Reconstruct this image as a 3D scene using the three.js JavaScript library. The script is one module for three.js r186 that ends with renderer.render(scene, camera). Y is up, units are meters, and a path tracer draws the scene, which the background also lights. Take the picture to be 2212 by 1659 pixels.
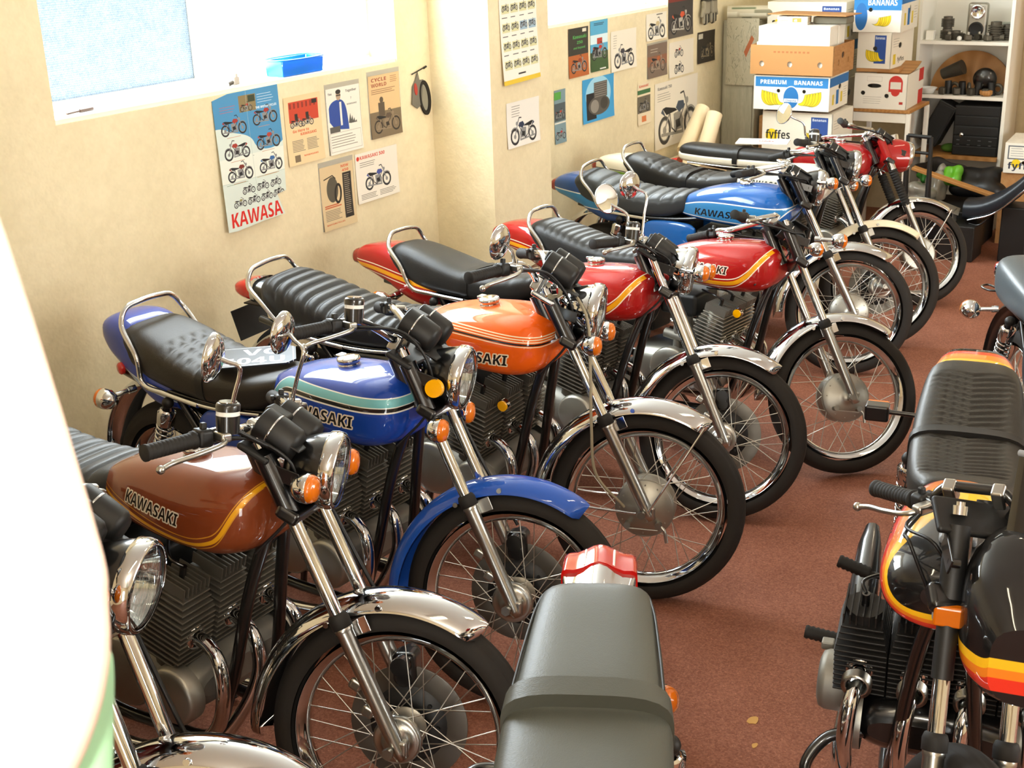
import * as THREE from 'three';
import { mergeGeometries } from 'three/addons/utils/BufferGeometryUtils.js';
import { RoundedBoxGeometry } from 'three/addons/geometries/RoundedBoxGeometry.js';
import { MarchingCubes } from 'three/addons/objects/MarchingCubes.js';
import { RectAreaLightUniformsLib } from 'three/addons/lights/RectAreaLightUniformsLib.js';

// ---------------------------------------------------------------- camera, sky, light, exposure
const renderer = new THREE.WebGLRenderer();
renderer.toneMapping = THREE.LinearToneMapping;
renderer.toneMappingExposure = 1.25;
renderer.shadowMap.enabled = true;
RectAreaLightUniformsLib.init();
const scene = new THREE.Scene();
scene.background = new THREE.Color().setRGB(4.2, 5.0, 5.8);          // bright overcast sky, seen only through the windows

const EYE = new THREE.Vector3(0, 2.175, 0);
const camera = new THREE.PerspectiveCamera(2 * Math.atan(829.5 / 2778.6) * 180 / Math.PI, 2212 / 1659, 0.05, 60);
{
  const pitch = 0.35505, roll = -0.03423, yaw = 0.57679;
  const fw = new THREE.Vector3(Math.cos(yaw) * Math.cos(pitch), -Math.sin(pitch), -Math.sin(yaw) * Math.cos(pitch));
  const r0 = fw.clone().cross(new THREE.Vector3(0, 1, 0)).normalize(), u0 = r0.clone().cross(fw);
  const r = r0.clone().multiplyScalar(Math.cos(roll)).addScaledVector(u0, Math.sin(roll));
  const u = u0.clone().multiplyScalar(Math.cos(roll)).addScaledVector(r0, -Math.sin(roll));
  camera.position.copy(EYE);
  camera.quaternion.setFromRotationMatrix(new THREE.Matrix4().makeBasis(r, u, fw.negate()));
  camera.focus = 3.4;
  camera.userData.fStop = 16;
}
function areaLight(name, w, h, at, to, rgb, intensity) {
  const l = new THREE.RectAreaLight(new THREE.Color().setRGB(...rgb), intensity, w, h);
  l.name = name; l.position.set(...at); l.lookAt(...to); scene.add(l); return l;
}
// daylight entering by the two frosted windows of the near wall, and by the glazed door and window behind the photographer
areaLight('window_daylight', 1.84, 0.92, [3.80, 2.03, -3.78], [3.80, 1.93, 0], [0.86, 0.95, 1.0], 16);
areaLight('window_daylight_001', 1.62, 0.92, [6.69, 2.03, -3.78], [6.69, 1.93, 0], [0.86, 0.95, 1.0], 16);
areaLight('door_daylight', 0.9, 1.7, [-2.56, 1.2, 0.9], [0, 1.15, 0.7], [1.0, 0.95, 0.86], 9);
areaLight('window_daylight_002', 3.4, 1.1, [4.5, 1.75, 3.50], [4.5, 1.55, 0], [1.0, 0.95, 0.86], 9);
// the camera's flash, beside the lens
const flash = new THREE.PointLight(new THREE.Color().setRGB(1.0, 0.93, 0.82), 5.0);
flash.name = 'camera_flash'; flash.position.set(-0.02, 2.25, -0.05); flash.castShadow = true; flash.shadow.radius = 1; scene.add(flash);

// ---------------------------------------------------------------- helpers
let seed = 12345;
const rnd = () => { seed = (seed * 1664525 + 1013904223) >>> 0; return seed / 4294967296; };
const V = (x, y, z) => new THREE.Vector3(x, y, z);
const PI = Math.PI, R2 = (d) => d * PI / 180;
const taken = {};
function numbered(n) { const k = taken[n] = (taken[n] ?? -1) + 1; return k ? n + '_' + String(k).padStart(3, '0') : n; }
function shade(m) { m.castShadow = m.receiveShadow = true; return m; }
function tag(o, label, category, group, kind) {
  o.userData.label = label;
  if (category) o.userData.category = category;
  if (group) o.userData.group = group;
  if (kind) o.userData.kind = kind;
  return o;
}
function thing(name, label, category, pos = [0, 0, 0], turn = 0, group) {
  const o = new THREE.Group(); o.name = numbered(name); o.position.set(...pos); o.rotation.y = turn; scene.add(o);
  return tag(o, label, category, group);
}
function solid(name, label, category, geo, mat, group) {
  const o = shade(new THREE.Mesh(mg(geo), mat)); o.name = numbered(name); scene.add(o); return tag(o, label, category, group);
}
function structure(name, label, geo, mat) {
  const o = shade(new THREE.Mesh(mg(geo), mat)); o.name = name; scene.add(o); o.userData.kind = 'structure'; o.userData.label = label; return o;
}
function part(parent, name, geo, mat, label) {
  const o = shade(new THREE.Mesh(mg(geo), mat)); o.name = name; parent.add(o); if (label) o.userData.label = label; return o;
}
function bare(g) {
  g = g.index ? g.toNonIndexed() : g.clone();
  for (const k of Object.keys(g.attributes)) if (!['position', 'normal', 'uv'].includes(k)) g.deleteAttribute(k);
  if (!g.attributes.normal) g.computeVertexNormals();
  if (!g.attributes.uv) g.setAttribute('uv', new THREE.BufferAttribute(new Float32Array(g.attributes.position.count * 2), 2));
  g.morphAttributes = {};
  return g;
}
function mg(gs) {
  if (!Array.isArray(gs)) return gs;
  gs = gs.flat(Infinity).map(bare);
  return gs.length > 1 ? mergeGeometries(gs) : gs[0];
}
const UPV = V(0, 1, 0);
function aim(g, pos, dir) {                       // turns +Y to dir, then moves
  const q = new THREE.Quaternion().setFromUnitVectors(UPV, dir.clone().normalize());
  return g.applyQuaternion(q).translate(pos.x, pos.y, pos.z);
}
const vec = (a) => Array.isArray(a) ? V(...a) : a;
function cyl(a, b, r0, r1 = r0, seg = 14) {
  a = vec(a); b = vec(b); const d = b.clone().sub(a), l = d.length();
  return aim(new THREE.CylinderGeometry(r1, r0, l, seg), a.clone().add(b).multiplyScalar(0.5), d);
}
function lathe(profile, pos, dir, seg = 28) { return aim(new THREE.LatheGeometry(profile.map(([r, h]) => new THREE.Vector2(Math.max(r, 1e-5), h)), seg), vec(pos), vec(dir)); }
function ball(p, r, seg = 12) { return new THREE.SphereGeometry(r, seg, Math.max(6, seg * 0.7 | 0)).translate(...p); }
function tube(pts, r, seg = 24, rad = 8, closed = false) {
  const c = new THREE.CatmullRomCurve3(pts.map(vec), closed, 'centripetal'), g = [new THREE.TubeGeometry(c, seg, r, rad, closed)];
  if (!closed) for (const t of [0, 1]) g.push(aim(new THREE.CylinderGeometry(r, r, 0.0008, rad), c.getPointAt(t), c.getTangentAt(t)));
  return g;
}
function wire(pts, r, seg, rad) { return tube(pts, r, seg ?? 20, rad ?? 6); }
function rbox(w, h, d, pos = [0, 0, 0], r = 0.006, rot) {
  const g = new RoundedBoxGeometry(w, h, d, 2, Math.min(r, w / 2.01, h / 2.01, d / 2.01));
  if (rot) g.applyMatrix4(new THREE.Matrix4().makeRotationFromEuler(new THREE.Euler(...rot)));
  return g.translate(...pos);
}
function box(x0, x1, y0, y1, z0, z1) {            // uv in metres
  const w = x1 - x0, h = y1 - y0, d = z1 - z0, g = new THREE.BoxGeometry(w, h, d).translate((x0 + x1) / 2, (y0 + y1) / 2, (z0 + z1) / 2);
  const p = g.attributes.position, n = g.attributes.normal, uv = g.attributes.uv;
  for (let i = 0; i < p.count; i++) {
    const ax = Math.abs(n.getX(i)), ay = Math.abs(n.getY(i));
    uv.setXY(i, ax > 0.5 ? p.getZ(i) : p.getX(i), ay > 0.5 ? p.getZ(i) : p.getY(i));
  }
  return g;
}
function grid(rows, cols, at, { closed = false, uv, flip = false } = {}) {   // at(i, j) -> Vector3; smooth normals from neighbours
  const P = [], pos = [], nor = [], uvs = [], idx = [];
  for (let i = 0; i < rows; i++) { P.push([]); for (let j = 0; j < cols; j++) P[i].push(at(i, j)); }
  const g = (i, j) => P[Math.min(rows - 1, Math.max(0, i))][closed ? (j + (cols - 1)) % (cols - 1) : Math.min(cols - 1, Math.max(0, j))];
  const a = V(0, 0, 0), b = V(0, 0, 0);
  for (let i = 0; i < rows; i++) for (let j = 0; j < cols; j++) {
    const p = P[i][j]; pos.push(p.x, p.y, p.z);
    a.subVectors(g(i + 1, j), g(i - 1, j)); b.subVectors(g(i, j + 1), g(i, j - 1)); a.cross(b).normalize(); if (flip) a.negate();
    nor.push(a.x, a.y, a.z);
    const t = uv ? uv(p, i, j) : [p.x, p.y]; uvs.push(t[0], t[1]);
    if (i && j) {
      const A = (i - 1) * cols + j - 1, B = A + 1, C = A + cols, D = C + 1;
      flip ? idx.push(A, B, C, B, D, C) : idx.push(A, C, B, B, C, D);
    }
  }
  const q = new THREE.BufferGeometry();
  q.setAttribute('position', new THREE.Float32BufferAttribute(pos, 3));
  q.setAttribute('normal', new THREE.Float32BufferAttribute(nor, 3));
  q.setAttribute('uv', new THREE.Float32BufferAttribute(uvs, 2));
  q.setIndex(idx);
  return q;
}
const cr = (a, b, c, d, t) => 0.5 * (2 * b + (c - a) * t + (2 * a - 5 * b + 4 * c - d) * t * t + (3 * b - a - 3 * c + d) * t * t * t);
// a body along X from sections {x, t, b, w, e, m}: top, bottom, half width, squareness, height of the widest point; U = [x0, x1, y0, y1] gives side-on print coordinates
function hull(secs, { rows = 40, n = 28, mod, U } = {}) {
  const S = secs.map((s) => ({ e: 2.6, m: 0.5, z: 0, ...s })), at = (u, k) => {
    const f = u * (S.length - 1), i = Math.min(S.length - 2, Math.floor(f)), t = f - i, q = (j) => S[Math.min(S.length - 1, Math.max(0, j))][k];
    return cr(q(i - 1), q(i), q(i + 1), q(i + 2), t);
  };
  const make = (u, j) => {
    const th = j / n * 2 * PI, x = at(u, 'x'), t = at(u, 't'), b = at(u, 'b'), w = Math.max(0.0005, at(u, 'w')), e = at(u, 'e'), cy = b + (t - b) * at(u, 'm');
    const s0 = Math.sin(th), c0 = Math.cos(th), k = Math.pow(Math.pow(Math.abs(c0), e) + Math.pow(Math.abs(s0), e), -1 / e), s = s0 * k, c = c0 * k, y = cy + (c > 0 ? t - cy : cy - b) * c, z = at(u, 'z') + w * s;
    const p = V(x, y, Math.abs(s) < 1e-9 ? at(u, 'z') : z);
    if (mod) mod(p, c, s, u);
    return p;
  };
  const map = U ? (p, left) => { const u = (p.x - U[0]) / (U[1] - U[0]) * 0.5; return [left ? 1 - u : u, (p.y - U[2]) / (U[3] - U[2])]; } : (p) => [p.x, p.y + p.z];
  // two half skins so that the print reads the right way on both sides; normals are taken from the whole ring
  const full = (u0) => (i, j) => make(u0(i), j);
  const whole = grid(rows + 1, n + 1, full((i) => i / rows), { closed: true, flip: true });
  const P = whole.attributes.position, N = whole.attributes.normal, out = [];
  for (const left of [0, 1]) {
    const pos = [], nor = [], uv = [], idx = [], h = n / 2, c = h + 1;
    for (let i = 0; i <= rows; i++) for (let j = 0; j <= h; j++) {
      const k = i * (n + 1) + j + (left ? h : 0);
      pos.push(P.getX(k), P.getY(k), P.getZ(k)); nor.push(N.getX(k), N.getY(k), N.getZ(k)); uv.push(...map(V(P.getX(k), P.getY(k), P.getZ(k)), left));
      if (i && j) { const A = (i - 1) * c + j - 1, B = A + 1, C = A + c, D = C + 1; idx.push(A, B, C, B, D, C); }
    }
    const g = new THREE.BufferGeometry();
    g.setAttribute('position', new THREE.Float32BufferAttribute(pos, 3)); g.setAttribute('normal', new THREE.Float32BufferAttribute(nor, 3)); g.setAttribute('uv', new THREE.Float32BufferAttribute(uv, 2)); g.setIndex(idx);
    out.push(g);
  }
  for (const e of [0, 1]) {                        // flat ends
    const o = e * rows * (n + 1), c = V(0, 0, 0), pos = [], uv = []; for (let j = 0; j < n; j++) c.add(V(P.getX(o + j), P.getY(o + j), P.getZ(o + j))); c.multiplyScalar(1 / n);
    for (let j = 0; j < n; j++) for (const q of e ? [j, j + 1, -1] : [j + 1, j, -1]) {
      const v = q < 0 ? c : V(P.getX(o + q), P.getY(o + q), P.getZ(o + q)); pos.push(v.x, v.y, v.z); uv.push(...map(v, v.z < 0));
    }
    const g = new THREE.BufferGeometry(); g.setAttribute('position', new THREE.Float32BufferAttribute(pos, 3)); g.setAttribute('uv', new THREE.Float32BufferAttribute(uv, 2)); g.computeVertexNormals(); out.push(g);
  }
  return out;
}
// a curved mudguard: cross-section swept along an arc about (cx, cy) in the XY plane, angles in degrees from +X towards +Y
function guard(cx, cy, R, a0, a1, w, { drop = 0.03, th = 0.0025, rows = 44, tip = 0.05, flare = 0, lip = 0.003 } = {}) {
  const half = 9, sec = [];
  for (let k = -half; k <= half; k++) { const t = k / half * 1.25; sec.push([Math.sin(t) / Math.sin(1.25), (1 - Math.cos(t)) / (1 - Math.cos(1.25))]); }
  const loop = [...sec.map((s) => [...s, 0]), ...sec.slice().reverse().map((s) => [...s, 1])]; loop.push(loop[0]);
  const at = (i, j) => {
    const u = i / rows, a = R2(a0 + (a1 - a0) * u), e = Math.min(u, 1 - u) / tip, k = e < 1 ? Math.sqrt(1 - (1 - e) * (1 - e)) * 0.55 + 0.45 : 1;
    const [s, d, inner] = loop[j], r = R + flare * u * u - d * drop + (inner ? -th : 0) + (Math.abs(s) > 0.95 ? lip * 0 : 0);
    return V(cx + r * Math.cos(a), cy + r * Math.sin(a), s * w / 2 * k * (inner ? 1 - th / w * 2 : 1));
  };
  return grid(rows + 1, loop.length, at, { closed: true, flip: a1 > a0 });
}
function coil(a, b, r, wr, turns, seg = 140) {
  a = vec(a); b = vec(b); const d = b.clone().sub(a), l = d.length(), pts = [];
  for (let i = 0; i <= turns * 12; i++) { const t = i / (turns * 12), q = t * turns * 2 * PI; pts.push(V(r * Math.cos(q), t * l, r * Math.sin(q))); }
  const g = new THREE.TubeGeometry(new THREE.CatmullRomCurve3(pts), seg, wr, 5);
  return aim(g, a, d);
}
// ---------------------------------------------------------------- textures and materials
function canvasTex(w, h, draw, srgb = true) {
  const c = document.createElement('canvas'); c.width = w; c.height = h;
  const x = c.getContext('2d'); draw(x, w, h);
  const t = new THREE.CanvasTexture(c); if (srgb) t.colorSpace = THREE.SRGBColorSpace; t.anisotropy = 8; return t;
}
function noiseTex(size, fn, srgb, rep = 1) {
  const d = new Uint8Array(size * size * 4);
  for (let y = 0; y < size; y++) for (let x = 0; x < size; x++) { const c = fn(x, y), o = (y * size + x) * 4; d[o] = c[0]; d[o + 1] = c[1]; d[o + 2] = c[2]; d[o + 3] = 255; }
  const t = new THREE.DataTexture(d, size, size); t.magFilter = THREE.LinearFilter; t.wrapS = t.wrapT = THREE.RepeatWrapping; t.repeat.set(rep, rep); if (srgb) t.colorSpace = THREE.SRGBColorSpace; t.needsUpdate = true; return t;
}
function smooth(size, cells) {                     // tileable value noise
  const g = Array.from({ length: cells * cells }, rnd), s = (t) => t * t * (3 - 2 * t);
  return (x, y) => {
    const fx = x / size * cells, fy = y / size * cells, i = Math.floor(fx), j = Math.floor(fy), u = s(fx - i), v = s(fy - j), q = (a, b) => g[((b % cells + cells) % cells) * cells + (a % cells + cells) % cells];
    return (q(i, j) * (1 - u) + q(i + 1, j) * u) * (1 - v) + (q(i, j + 1) * (1 - u) + q(i + 1, j + 1) * u) * v;
  };
}
const std = (o) => new THREE.MeshPhysicalMaterial(o);
const M = {
  chrome: std({ color: 0xd6d9dc, metalness: 1, roughness: 0.06 }),
  satin: std({ color: 0xb9b8b2, metalness: 1, roughness: 0.28 }),
  alloy: std({ color: 0xa9a69c, metalness: 0.9, roughness: 0.42 }),
  castAlloy: std({ color: 0x8f8c84, metalness: 0.75, roughness: 0.55 }),
  dullAlloy: std({ color: 0x6b665c, metalness: 0.7, roughness: 0.6 }),
  darkEngine: std({ color: 0x23211f, metalness: 0.3, roughness: 0.5 }),
  black: std({ color: 0x0b0b0c, roughness: 0.28, clearcoat: 0.8, clearcoatRoughness: 0.12 }),
  satinBlack: std({ color: 0x121212, roughness: 0.5 }),
  rubber: std({ color: 0x15120f, roughness: 0.72 }),
  tyre: std({ color: 0x1d1813, roughness: 0.8 }),
  cable: std({ color: 0x0e0e0e, roughness: 0.45 }),
  paleCable: std({ color: 0x9b9179, roughness: 0.5 }),
  disc: std({ color: 0x6a665f, metalness: 0.9, roughness: 0.38 }),
  spoke: std({ color: 0xc9c6bd, metalness: 1, roughness: 0.3 }),
  amber: std({ color: 0xf07c06, roughness: 0.18, clearcoat: 1, clearcoatRoughness: 0.05, transmission: 0.25 }),
  amberLens: std({ color: 0xffb400, roughness: 0.15, clearcoat: 1 }),
  red: std({ color: 0xd41410, roughness: 0.15, clearcoat: 1, clearcoatRoughness: 0.05, transmission: 0.2 }),
  darkRed: std({ color: 0x8e140c, roughness: 0.2, clearcoat: 1 }),
  glass: std({ color: 0xf4f7f7, roughness: 0.02, transmission: 1, ior: 1.5 }),
  mirror: std({ color: 0xe8ecef, metalness: 1, roughness: 0.02 }),
  white: std({ color: 0xeeeeea, roughness: 0.5 }),
  paper: std({ color: 0xf3efe4, roughness: 0.85 }),
};
M.vinyl = (() => {
  const a = smooth(512, 128), b = smooth(512, 24), t = noiseTex(512, (x, y) => { const v = 150 + 70 * (a(x, y) - 0.5) + 30 * (b(x, y) - 0.5) + 40 * (rnd() - 0.5); return [v, v, v]; }, false, 5);
  return (hex, rough = 0.42) => std({ color: hex, roughness: rough, bumpMap: t, bumpScale: 0.0006, specularIntensity: 0.9 });
})();
M.seat = M.vinyl(0x202021, 0.46);
M.seatGrey = M.vinyl(0x34383b, 0.45);
M.seatBrown = M.vinyl(0x26211b, 0.5);
const paint = (hex, metal = 0) => std({ color: hex, roughness: 0.5, metalness: metal * 0.4, specularIntensity: 0.35, clearcoat: 1, clearcoatRoughness: 0.03 });
const painted = (map, metal = 0) => std({ map, roughness: 0.5, metalness: metal * 0.4, specularIntensity: 0.35, clearcoat: 1, clearcoatRoughness: 0.03 });

// ---------------------------------------------------------------- motorcycles: X forward, Y up, Z to the rider's right, rear axle at X = 0
const TU = [0.50, 1.16, 0.64, 0.97], LU = [-0.42, 0.24, 0.56, 0.89];   // side-on print areas of tank and tail, metres
function sidePrint(U, base, draw) {
  return canvasTex(2048, 512, (c) => {
    c.fillStyle = base; c.fillRect(0, 0, 2048, 512);
    for (const left of [0, 1]) {
      const k = 1024 / (U[1] - U[0]), X = (x) => left ? 2048 - (x - U[0]) * k : (x - U[0]) * k, Y = (y) => 512 - (y - U[2]) / (U[3] - U[2]) * 512;
      c.save(); c.beginPath(); c.rect(left * 1024, 0, 1024, 512); c.clip();
      const path = (pts, close) => {
        c.beginPath(); const q = (i) => pts[Math.min(pts.length - 1, Math.max(0, i))];
        for (let i = 0; i < pts.length - 1; i++) for (let t = 0; t <= 8; t++) {
          const u = t / 8, x = cr(q(i - 1)[0], q(i)[0], q(i + 1)[0], q(i + 2)[0], u), y = cr(q(i - 1)[1], q(i)[1], q(i + 1)[1], q(i + 2)[1], u);
          i || t ? c.lineTo(X(x), Y(y)) : c.moveTo(X(x), Y(y));
        }
        if (close) c.closePath();
      };
      draw({
        c, X, Y,
        line(pts, w, col) { path(pts); c.strokeStyle = col; c.lineWidth = w * k; c.lineJoin = 'round'; c.stroke(); },
        fill(pts, col) { c.beginPath(); pts.forEach(([x, y], i) => i ? c.lineTo(X(x), Y(y)) : c.moveTo(X(x), Y(y))); c.closePath(); c.fillStyle = col; c.fill(); },
        text(s, x, y, w, h, col, edge, tilt = 0) {
          c.save(); c.translate(X(x), Y(y)); c.rotate((left ? tilt : -tilt)); c.transform(1, 0, -0.22, 1, 0, 0); c.font = 'bold 100px sans-serif'; c.textAlign = 'center'; c.textBaseline = 'middle';
          c.scale(w * k / c.measureText(s).width, h * k / 72);
          if (edge) { c.lineWidth = 17; c.strokeStyle = edge; c.lineJoin = 'round'; c.strokeText(s, 0, 4); }
          c.fillStyle = col; c.fillText(s, 0, 4); c.restore();
        },
      });
      c.restore();
    }
  });
}
const lift = (pts, d) => pts.map(([x, y]) => [x, y + d]);
const RAKE = R2(27), STEER_O = V(1.36, 0.325, 0), STEER_A = V(-Math.sin(RAKE), Math.cos(RAKE), 0);
const FK = (t, z = 0) => V(1.435 - t * Math.sin(RAKE), 0.33 + t * Math.cos(RAKE), z);       // along a fork leg

const spokeGeo = new THREE.CylinderGeometry(0.0017, 0.0017, 1, 5);
function wheel(bike, name, { x, r, rim, tw, knob, oneByOne = true, discR, drum, hubMat = M.alloy, steer, drumZ = 1, discBlack }) {
  const w = new THREE.Group(); w.name = name; bike.add(w); w.position.set(x, r, 0);
  const Z = V(0, 0, 1), prof = [], h = tw / 2, hr = r - rim;
  for (let i = 0; i <= 26; i++) {
    const a = -PI * 0.62 + i / 26 * PI * 1.24, gx = Math.sin(a) * h, gy = rim + hr * 0.42 + Math.cos(a) * hr * 0.58, groove = Math.abs(a) < 1.0 && i % 4 === 1 ? 0.004 : 0;
    prof.push([gy - groove, gx]);
  }
  const tyre = [lathe(prof, [0, 0, 0], Z, 64)];
  if (knob) for (let k = 0; k < 60; k++) for (const s of [-1, 0, 1]) {
    const a = (k + (s ? 0.5 : 0)) / 60 * 2 * PI, g = new THREE.BoxGeometry(0.012, 0.022, 0.024); g.translate(0, r - 0.004 - Math.abs(s) * 0.012, 0); g.rotateX(0); g.translate(0, 0, s * h * 0.62); g.rotateZ(a); tyre.push(g);
  }
  part(w, 'tyre', tyre, M.tyre);
  const q = tw * 0.40;
  part(w, 'rim', [lathe([[rim + 0.004, -q], [rim + 0.007, -q + 0.003], [rim + 0.003, -q + 0.007], [rim - 0.010, -q * 0.62], [rim - 0.020, -q * 0.3], [rim - 0.022, 0], [rim - 0.020, q * 0.3], [rim - 0.010, q * 0.62], [rim + 0.003, q - 0.007], [rim + 0.007, q - 0.003], [rim + 0.004, q]], [0, 0, 0], Z, 72)], M.chrome);
  const fl = drum ? drum : 0.052;
  const hub = [cyl([0, 0, -0.05], [0, 0, 0.05], 0.03), lathe([[0.02, -0.042], [fl * 0.9, -0.040], [fl, -0.036], [fl, -0.031], [0.032, -0.024], [0.030, 0.024], [fl, 0.031], [fl, 0.036], [fl * 0.9, 0.040], [0.02, 0.042]], [0, 0, 0], Z, 36)];
  part(w, 'hub', hub, hubMat);
  if (drum) {
    const s = drumZ;
    part(w, 'brake_drum', [lathe([[drum, -0.02 * s], [drum, 0.034 * s], [drum * 0.94, 0.043 * s], [drum * 0.7, 0.054 * s], [drum * 0.36, 0.066 * s], [0.022, 0.070 * s], [0.018, 0.080 * s], [0, 0.080 * s]], [0, 0, 0], Z, 48),
      ...Array.from({ length: 12 }, (_, k) => cyl([drum * 0.82 * Math.cos(k * PI / 6), drum * 0.82 * Math.sin(k * PI / 6), 0.047 * s], [drum * 0.82 * Math.cos(k * PI / 6), drum * 0.82 * Math.sin(k * PI / 6), 0.050 * s], 0.003, 0.003, 8))], M.alloy);
    part(w, 'brake_lever', [tube([[0.05, -0.045, 0.064 * s], [0.07, -0.06, 0.07 * s], [0.08, -0.10, 0.07 * s]], 0.006, 10, 8), cyl([0.05, -0.045, 0.05 * s], [0.05, -0.045, 0.08 * s], 0.011), cyl([-0.05, -0.05, 0.05 * s], [-0.05, -0.05, 0.08 * s], 0.011), wire([[-0.05, -0.06, 0.076 * s], [0.05, -0.06, 0.076 * s]], 0.003)], M.satin);
  }
  if (discR) {
    const z = -0.058;
    part(w, 'brake_disc', [lathe([[discR * 0.62, z - 0.003], [discR, z - 0.003], [discR, z + 0.003], [discR * 0.62, z + 0.003], [discR * 0.62, z - 0.003]], [0, 0, 0], Z, 64)], M.disc);
    part(w, 'disc_carrier', [lathe([[0.03, z], [0.045, z + 0.016], [0.07, z + 0.012], [discR * 0.66, z + 0.0045], [discR * 0.66, z - 0.0045], [0.06, z - 0.006], [0.03, z - 0.006]], [0, 0, 0], Z, 40), ...Array.from({ length: 8 }, (_, k) => cyl([0.076 * Math.cos(k * PI / 4), 0.076 * Math.sin(k * PI / 4), z - 0.01], [0.076 * Math.cos(k * PI / 4), 0.076 * Math.sin(k * PI / 4), z + 0.016], 0.006, 0.006, 8))], M.satinBlack);
    part(w, 'hub_cap', [lathe([[0.060, 0.030], [0.060, 0.044], [0.052, 0.049], [0.040, 0.046], [0.034, 0.058], [0.020, 0.074], [0, 0.078]], [0, 0, 0], Z, 36)], M.satin);
  }
  const gs = [];
  for (let k = 0; k < 36; k++) {
    const side = k % 2 ? 1 : -1, pair = (k >> 1) % 2 ? 1 : -1, a = k / 36 * 2 * PI, ah = a + pair * (drum ? 0.5 : 0.9);
    const A = V((fl - 0.002) * Math.cos(ah), (fl - 0.002) * Math.sin(ah), side * 0.034), B = V((rim - 0.018) * Math.cos(a), (rim - 0.018) * Math.sin(a), side * 0.005);
    const d = B.clone().sub(A), l = d.length(), qn = new THREE.Quaternion().setFromUnitVectors(UPV, d.clone().normalize()), mid = A.add(B).multiplyScalar(0.5);
    if (oneByOne) { const m = shade(new THREE.Mesh(spokeGeo, M.spoke)); m.name = 'spoke'; m.position.copy(mid); m.quaternion.copy(qn); m.scale.set(1, l, 1); w.add(m); }
    else gs.push(spokeGeo.clone().scale(1, l, 1).applyQuaternion(qn).translate(mid.x, mid.y, mid.z));
  }
  if (!oneByOne) part(w, 'spokes', gs, M.spoke).userData.kind = 'stuff';
  return w;
}
function indicator(parent, base, tip, face, { name = 'indicator', mat = M.amber, r = 0.032, ball: ballBody } = {}) {
  const o = new THREE.Group(); o.name = name; parent.add(o);
  base = vec(base); tip = vec(tip); face = vec(face).normalize();
  part(o, 'stalk', [cyl(base, tip, 0.009), cyl(base, base.clone().lerp(tip, 0.25), 0.013)], M.chrome);
  part(o, 'body', [lathe(ballBody ? [[0, -0.048], [r * 0.55, -0.042], [r * 0.9, -0.022], [r, 0], [r, 0.006]] : [[0, -0.030], [r * 0.6, -0.028], [r * 0.92, -0.014], [r * 1.04, 0], [r * 1.04, 0.010], [r * 0.98, 0.012]], tip, face, 28)], M.chrome);
  part(o, 'lens', [lathe([[r * 0.96, 0.006], [r * 0.96, 0.018], [r * 0.8, 0.027], [r * 0.72, 0.024], [r * 0.62, 0.030], [r * 0.35, 0.032], [0, 0.034]], tip, face, 28)], mat);
  return o;
}
function mirrorOn(parent, base, elbow, centre, face, r = 0.055) {
  const o = new THREE.Group(); o.name = 'rear_view_mirror'; parent.add(o); base = vec(base); elbow = vec(elbow); centre = vec(centre); face = vec(face).normalize();
  const back = centre.clone().addScaledVector(face, -0.018);
  part(o, 'stem', [tube([base, base.clone().lerp(elbow, 0.5), elbow, elbow.clone().lerp(back, 0.6), back], 0.0055, 24, 8), cyl(base, base.clone().add(V(0, 0.02, 0)), 0.009)], M.chrome);
  part(o, 'housing', [lathe([[0, -0.020], [r * 0.5, -0.018], [r * 0.85, -0.010], [r, 0.0], [r * 1.02, 0.004], [r * 0.97, 0.006]], centre, face, 36)], M.chrome);
  part(o, 'mirror_glass', [lathe([[r * 0.98, 0.004], [r * 0.6, 0.0055], [0, 0.006]], centre, face, 36)], M.mirror);
}
function headlight(bike, fx, fy, { r = 0.092, bucket = M.black, steer, deep = 0.13, turn = 0 } = {}) {
  const o = new THREE.Group(); o.name = 'headlight'; bike.add(o);
  if (turn) { const t = R2(turn), px = fx - 0.06; o.rotation.y = t; o.position.set(px - px * Math.cos(t), 0, px * Math.sin(t)); }
  steer && steer(o);
  const P = V(fx, fy, 0), D = V(0.995, -0.1, 0);
  part(o, 'bucket', [lathe([[0, -deep], [r * 0.45, -deep * 0.96], [r * 0.75, -deep * 0.75], [r * 0.92, -deep * 0.42], [r * 0.97, -0.035], [r * 0.97, -0.02]], P, D, 40)], bucket);
  part(o, 'chrome_ring', [lathe([[r * 0.95, -0.034], [r * 1.03, -0.030], [r * 1.05, -0.014], [r * 1.02, 0.0], [r * 0.94, 0.006], [r * 0.90, 0.004]], P, D, 48)], M.chrome);
  part(o, 'reflector', [lathe([[0.012, -deep * 0.7], [r * 0.4, -deep * 0.55], [r * 0.7, -deep * 0.32], [r * 0.9, -0.006]], P, D, 40)], M.chrome);
  part(o, 'bulb', [lathe([[0, -0.03], [0.008, -0.034], [0.011, -0.05], [0.009, -0.10]], P, D, 16)], M.white);
  const g = lathe([[r * 0.92, 0.002], [r * 0.75, 0.008], [r * 0.45, 0.013], [0, 0.015]], P, D, 48);
  part(o, 'lens', g, M.glass);
  part(o, 'lens_flutes', Array.from({ length: 11 }, (_, k) => { const z = (k - 5) * r * 0.155, hh = Math.sqrt(Math.max(0, r * r * 0.70 - z * z)); return tube([V(0.003, -hh, z), V(0.010 - 0.004 * (z / r) ** 2, 0, z), V(0.003, hh, z)].map((v) => v.applyAxisAngle(V(0, 0, 1), -0.1).add(P)), 0.0016, 8, 4); }), M.glass);
  return o;
}
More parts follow.
